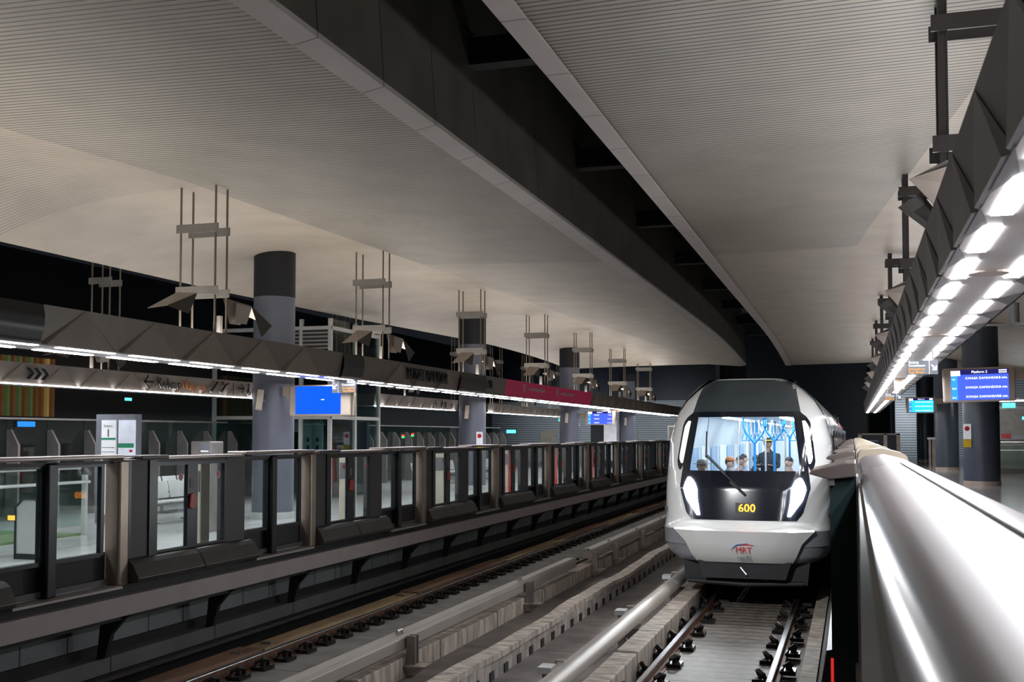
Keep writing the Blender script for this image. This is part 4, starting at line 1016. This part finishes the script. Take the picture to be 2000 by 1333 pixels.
# ------------------------------------------------------------------ people
def person(label,x,y,zf,pose,skin,cloth,hairm,facing,headgear=None,trousers='cl_dark'):
    """one skinned body; facing = heading of the chest in degrees (0 = towards +X)"""
    t=thing('person',label,'person',(x,y,zf),'passengers inside the train')
    fx,fy=math.cos(math.radians(facing)),math.sin(math.radians(facing))
    def L(f,s,z): return (f*fx-s*fy, f*fy+s*fx, z)
    if pose=='sit':
        hip=.50; P=dict(pel=L(0,0,hip),spn=L(.02,0,hip+.25),chs=L(.05,0,hip+.42),nck=L(.08,0,hip+.56),hed=L(.12,0,hip+.66))
        hz=hip+.74
        legs=lambda s:[L(.02,.10*s,hip-.01),L(.42,.11*s,hip+.0),L(.45,.11*s,.08),L(.58,.12*s,.04)]
        arms=lambda s:[L(.05,.19*s,hip+.46),L(.10,.24*s,hip+.22),L(.32,.14*s,hip+.12),L(.40,.08*s,hip+.12)]
    else:
        hip=.92; P=dict(pel=L(0,0,hip),spn=L(0,0,hip+.25),chs=L(0,0,hip+.42),nck=L(.01,0,hip+.56),hed=L(.03,0,hip+.66))
        hz=hip+.72
        legs=lambda s:[L(0,.10*s,hip-.05),L(.02,.11*s,.5),L(0,.11*s,.08),L(.14,.12*s,.04)]
        arms=lambda s:[L(0,.20*s,hip+.46),L(.04,.26*s,hip+.20),L(.24,.06*s,hip+.24),L(.25,-.08*s,hip+.25)]
    vs=[];rs=[];es=[]
    def v(p,r): vs.append(p); rs.append(r); return len(vs)-1
    a=v(P['pel'],.15); b1=v(P['spn'],.145); c=v(P['chs'],.155); d=v(P['nck'],.06); e=v(P['hed'],.055)
    es+=[(a,b1),(b1,c),(c,d),(d,e)]
    for s in (-1,1):
        pr=a
        for p,r in zip(legs(s),(.095,.07,.045,.04)): q=v(p,r); es.append((pr,q)); pr=q
        pr=c
        for p,r in zip(arms(s),(.062,.045,.034,.028)): q=v(p,r); es.append((pr,q)); pr=q
    me=bpy.data.meshes.new('body'); me.from_pydata(vs,es,[]); o=bpy.data.objects.new('body',me); C.objects.link(o); o.parent=t
    o.modifiers.new('skin','SKIN'); sm=o.modifiers.new('sub','SUBSURF'); sm.levels=1; sm.render_levels=1
    for i,sv in enumerate(me.skin_vertices[0].data): sv.radius=(rs[i],rs[i]); sv.use_root=(i==0)
    me.materials.append(M[cloth])
    hc=Vector(L(P['hed'][0]*0+(.13 if pose=='sit' else .04),0,hz))
    b=B(); nu,nv=14,10
    b.ball((x+hc.x,y+hc.y,zf+hc.z),(.085,.085,.115),nu,nv)
    f=Vector((fx,fy,0)); sd=Vector((-fy,fx,0)); H=Vector((x,y,zf))+hc
    b.ball(tuple(H+f*.088+Vector((0,0,-.01))),(.018,.018,.026),8,6)
    for s in (-1,1): b.ball(tuple(H+sd*s*.085),(.016,.016,.032),8,6)
    b.tube([tuple(H+f*.02+Vector((0,0,-.2))),tuple(H+Vector((0,0,-.05)))],[.055,.05],10)
    hd=b.build('head',skin,t,smooth=60)
    b=B()
    for s in (-1,1): b.ball(tuple(H+f*.078+sd*s*.034+Vector((0,0,.012))),(.011,.011,.008),6,5)
    b.ball(tuple(H+f*.080+Vector((0,0,-.055))),(.012,.022,.006),8,5); b.build('eyes_and_mouth','ink',hd)
    # hands: palm and five fingers
    for s in (-1,1):
        w_=Vector((x,y,zf))+Vector(arms(s)[-1]); dr_=(Vector(arms(s)[-1])-Vector(arms(s)[-2])).normalized(); sd2=dr_.cross(Vector((0,0,1))).normalized()
        b=B().ball(tuple(w_+dr_*.04),(.03,.03,.022),8,6)
        for k in range(4):
            p=w_+dr_*.06+sd2*(-.024+.016*k); l=(.055,.07,.074,.06)[k]
            b.tube([tuple(p),tuple(p+dr_*l*.6),tuple(p+dr_*l*.9+Vector((0,0,-.02)))],[.009,.008,.006],6)
        p=w_+dr_*.02-sd2*.03; b.tube([tuple(p),tuple(p+dr_*.03-sd2*.02),tuple(p+dr_*.055-sd2*.018)],[.010,.009,.007],6)
        b.build('hand',skin,t,smooth=60)
    b=B()
    for i in range(6):
        a_=math.pi*.52*i/5
    b.ball(tuple(H-f*.012+Vector((0,0,.03))),(.092,.092,.103),12,8); 
    # keep the hair cap above the brow
    o2=b.build('hair',hairm,t,smooth=60)
    for vv in o2.data.vertices:
        q=vv.co-hc
        if q.z<.02 and q.dot(f)>-.02: vv.co=hc-f*.03+Vector((q.x*.4,q.y*.4,.02))
    if headgear:
        b=B().ball(tuple(H+Vector((0,0,.075))),(.098,.098,.065),14,6)
        if headgear=='brim': b.cyl(H.x,H.y,H.z+.045,H.z+.055,.165,18)
        else:
            c0=H+f*.12+Vector((0,0,.06)); b.ball(tuple(c0),(.07,.07,.012),10,5)
        b.build('hat' if headgear=='brim' else 'cap',{'brim':'hat','orange':'hair_o','dark':'cl_dark'}[headgear],t,smooth=60)
        if headgear=='dark': B().cyl(H.x,H.y,H.z+.07,H.z+.09,.10,14).build('cap_band','cap_y',t)
    return t
person('standing passenger in dark shirt and cap with folded arms in the aisle',-1.80,25.3,1.08,'stand','skin2','cl_dark','hair',-110,'dark')
person('seated passenger in a grey brimmed hat at the far left of the windscreen',-2.80,21.3,1.08,'sit','skin','cl_white','hair',-70,'brim')
person('seated passenger in an orange cap and blue top',-2.62,23.8,1.08,'sit','skin','cl_blue','hair',-20,'orange')
person('seated passenger in blue with bowed head behind the orange cap',-2.72,28.0,1.08,'sit','skin','cl_blue','hair',0)
person('seated passenger in pale pink beside the centre left',-2.50,25.5,1.08,'sit','skin','cl_pink','hair',-60)
person('dark haired passenger in black leaning forward at the centre',-2.30,26.9,1.08,'sit','skin','cl_dark','hair',-30)
person('seated passenger in pink at the right of the windscreen',-1.25,24.5,1.08,'sit','skin','cl_pink','hair',-120)

# ------------------------------------------------------------------ lamps
def area(name,loc,sx_,sy_,e,col,rot=(0,0,0),spread=None):
    l=bpy.data.lights.new(name,'AREA'); l.shape='RECTANGLE'; l.size=sx_; l.size_y=sy_; l.energy=e; l.color=col
    if spread: l.spread=spread
    o=bpy.data.objects.new(name,l); C.objects.link(o); o.location=loc; o.rotation_euler=rot; return o
UP=(math.pi,0,0)
for i in range(9): area('cove_lamp',(-10.09,4.+6.9*i,4.60),.5,6.5,(44,44,42,40,40,40,40,40,40)[i],(1.,.93,.85),UP)
for y,l in ((16.7,17),(37.2,7.6),(51.5,12.5)): area('cove_lamp',(-15.35,y,4.33),.4,l,l*4,(1.,.93,.84),UP)
for i in range(8): area('cove_lamp',(1.0,5.8+6.6*i,4.5),.4,6.2,(72,52,38,30,28,28,28,28)[i],(.98,.97,1.),UP)
# train: saloon light and headlamp beams
for y in (23.,28.,34.,39.,44.): area('saloon_lamp',(X0,y,3.24),1.2,3.5,30,(.90,.96,1.))
for s in (-1,1):
    l=bpy.data.lights.new('headlamp_beam','SPOT'); l.energy=120; l.color=(.9,.96,1.); l.spot_size=math.radians(70); l.spot_blend=.8; l.shadow_soft_size=.08
    o=bpy.data.objects.new('headlamp_beam',l); C.objects.link(o); o.location=(X0+s*.9,19.3,1.85); o.rotation_euler=(math.radians(-83),0,0)

for x in (-20.,-13.):  # added fill spots without a fixture, brighten the left ribbed end wall
    l=bpy.data.lights.new('added_wall_fill','SPOT'); l.energy=450; l.color=(.9,.96,1.); l.spot_size=math.radians(95); l.spot_blend=1.; l.shadow_soft_size=.05
    o=bpy.data.objects.new('added_wall_fill',l); C.objects.link(o); o.location=(x,71,3.9); o.rotation_euler=(math.radians(82),0,0)
for x in (3.2,9.):  # same kind of added fill for the right end walls
    l=bpy.data.lights.new('added_wall_fill','SPOT'); l.energy=260; l.color=(.9,.96,1.); l.spot_size=math.radians(110); l.spot_blend=1.; l.shadow_soft_size=.05
    o=bpy.data.objects.new('added_wall_fill',l); C.objects.link(o); o.location=(x,70.5,4.4); o.rotation_euler=(math.radians(80),0,0)

l=bpy.data.lights.new('added_train_fill','SPOT'); l.energy=2600; l.color=(.96,.98,1.); l.spot_size=math.radians(26); l.spot_blend=.7; l.shadow_soft_size=.25  # added fill spot, no fixture up there, brightens the train front
o=bpy.data.objects.new('added_train_fill',l); C.objects.link(o); o.location=(-4.0,4.,7.6)
o.rotation_euler=(Vector((-1.8,20.,2.2))-Vector((-4.,4.,7.6))).to_track_quat('-Z','Y').to_euler()
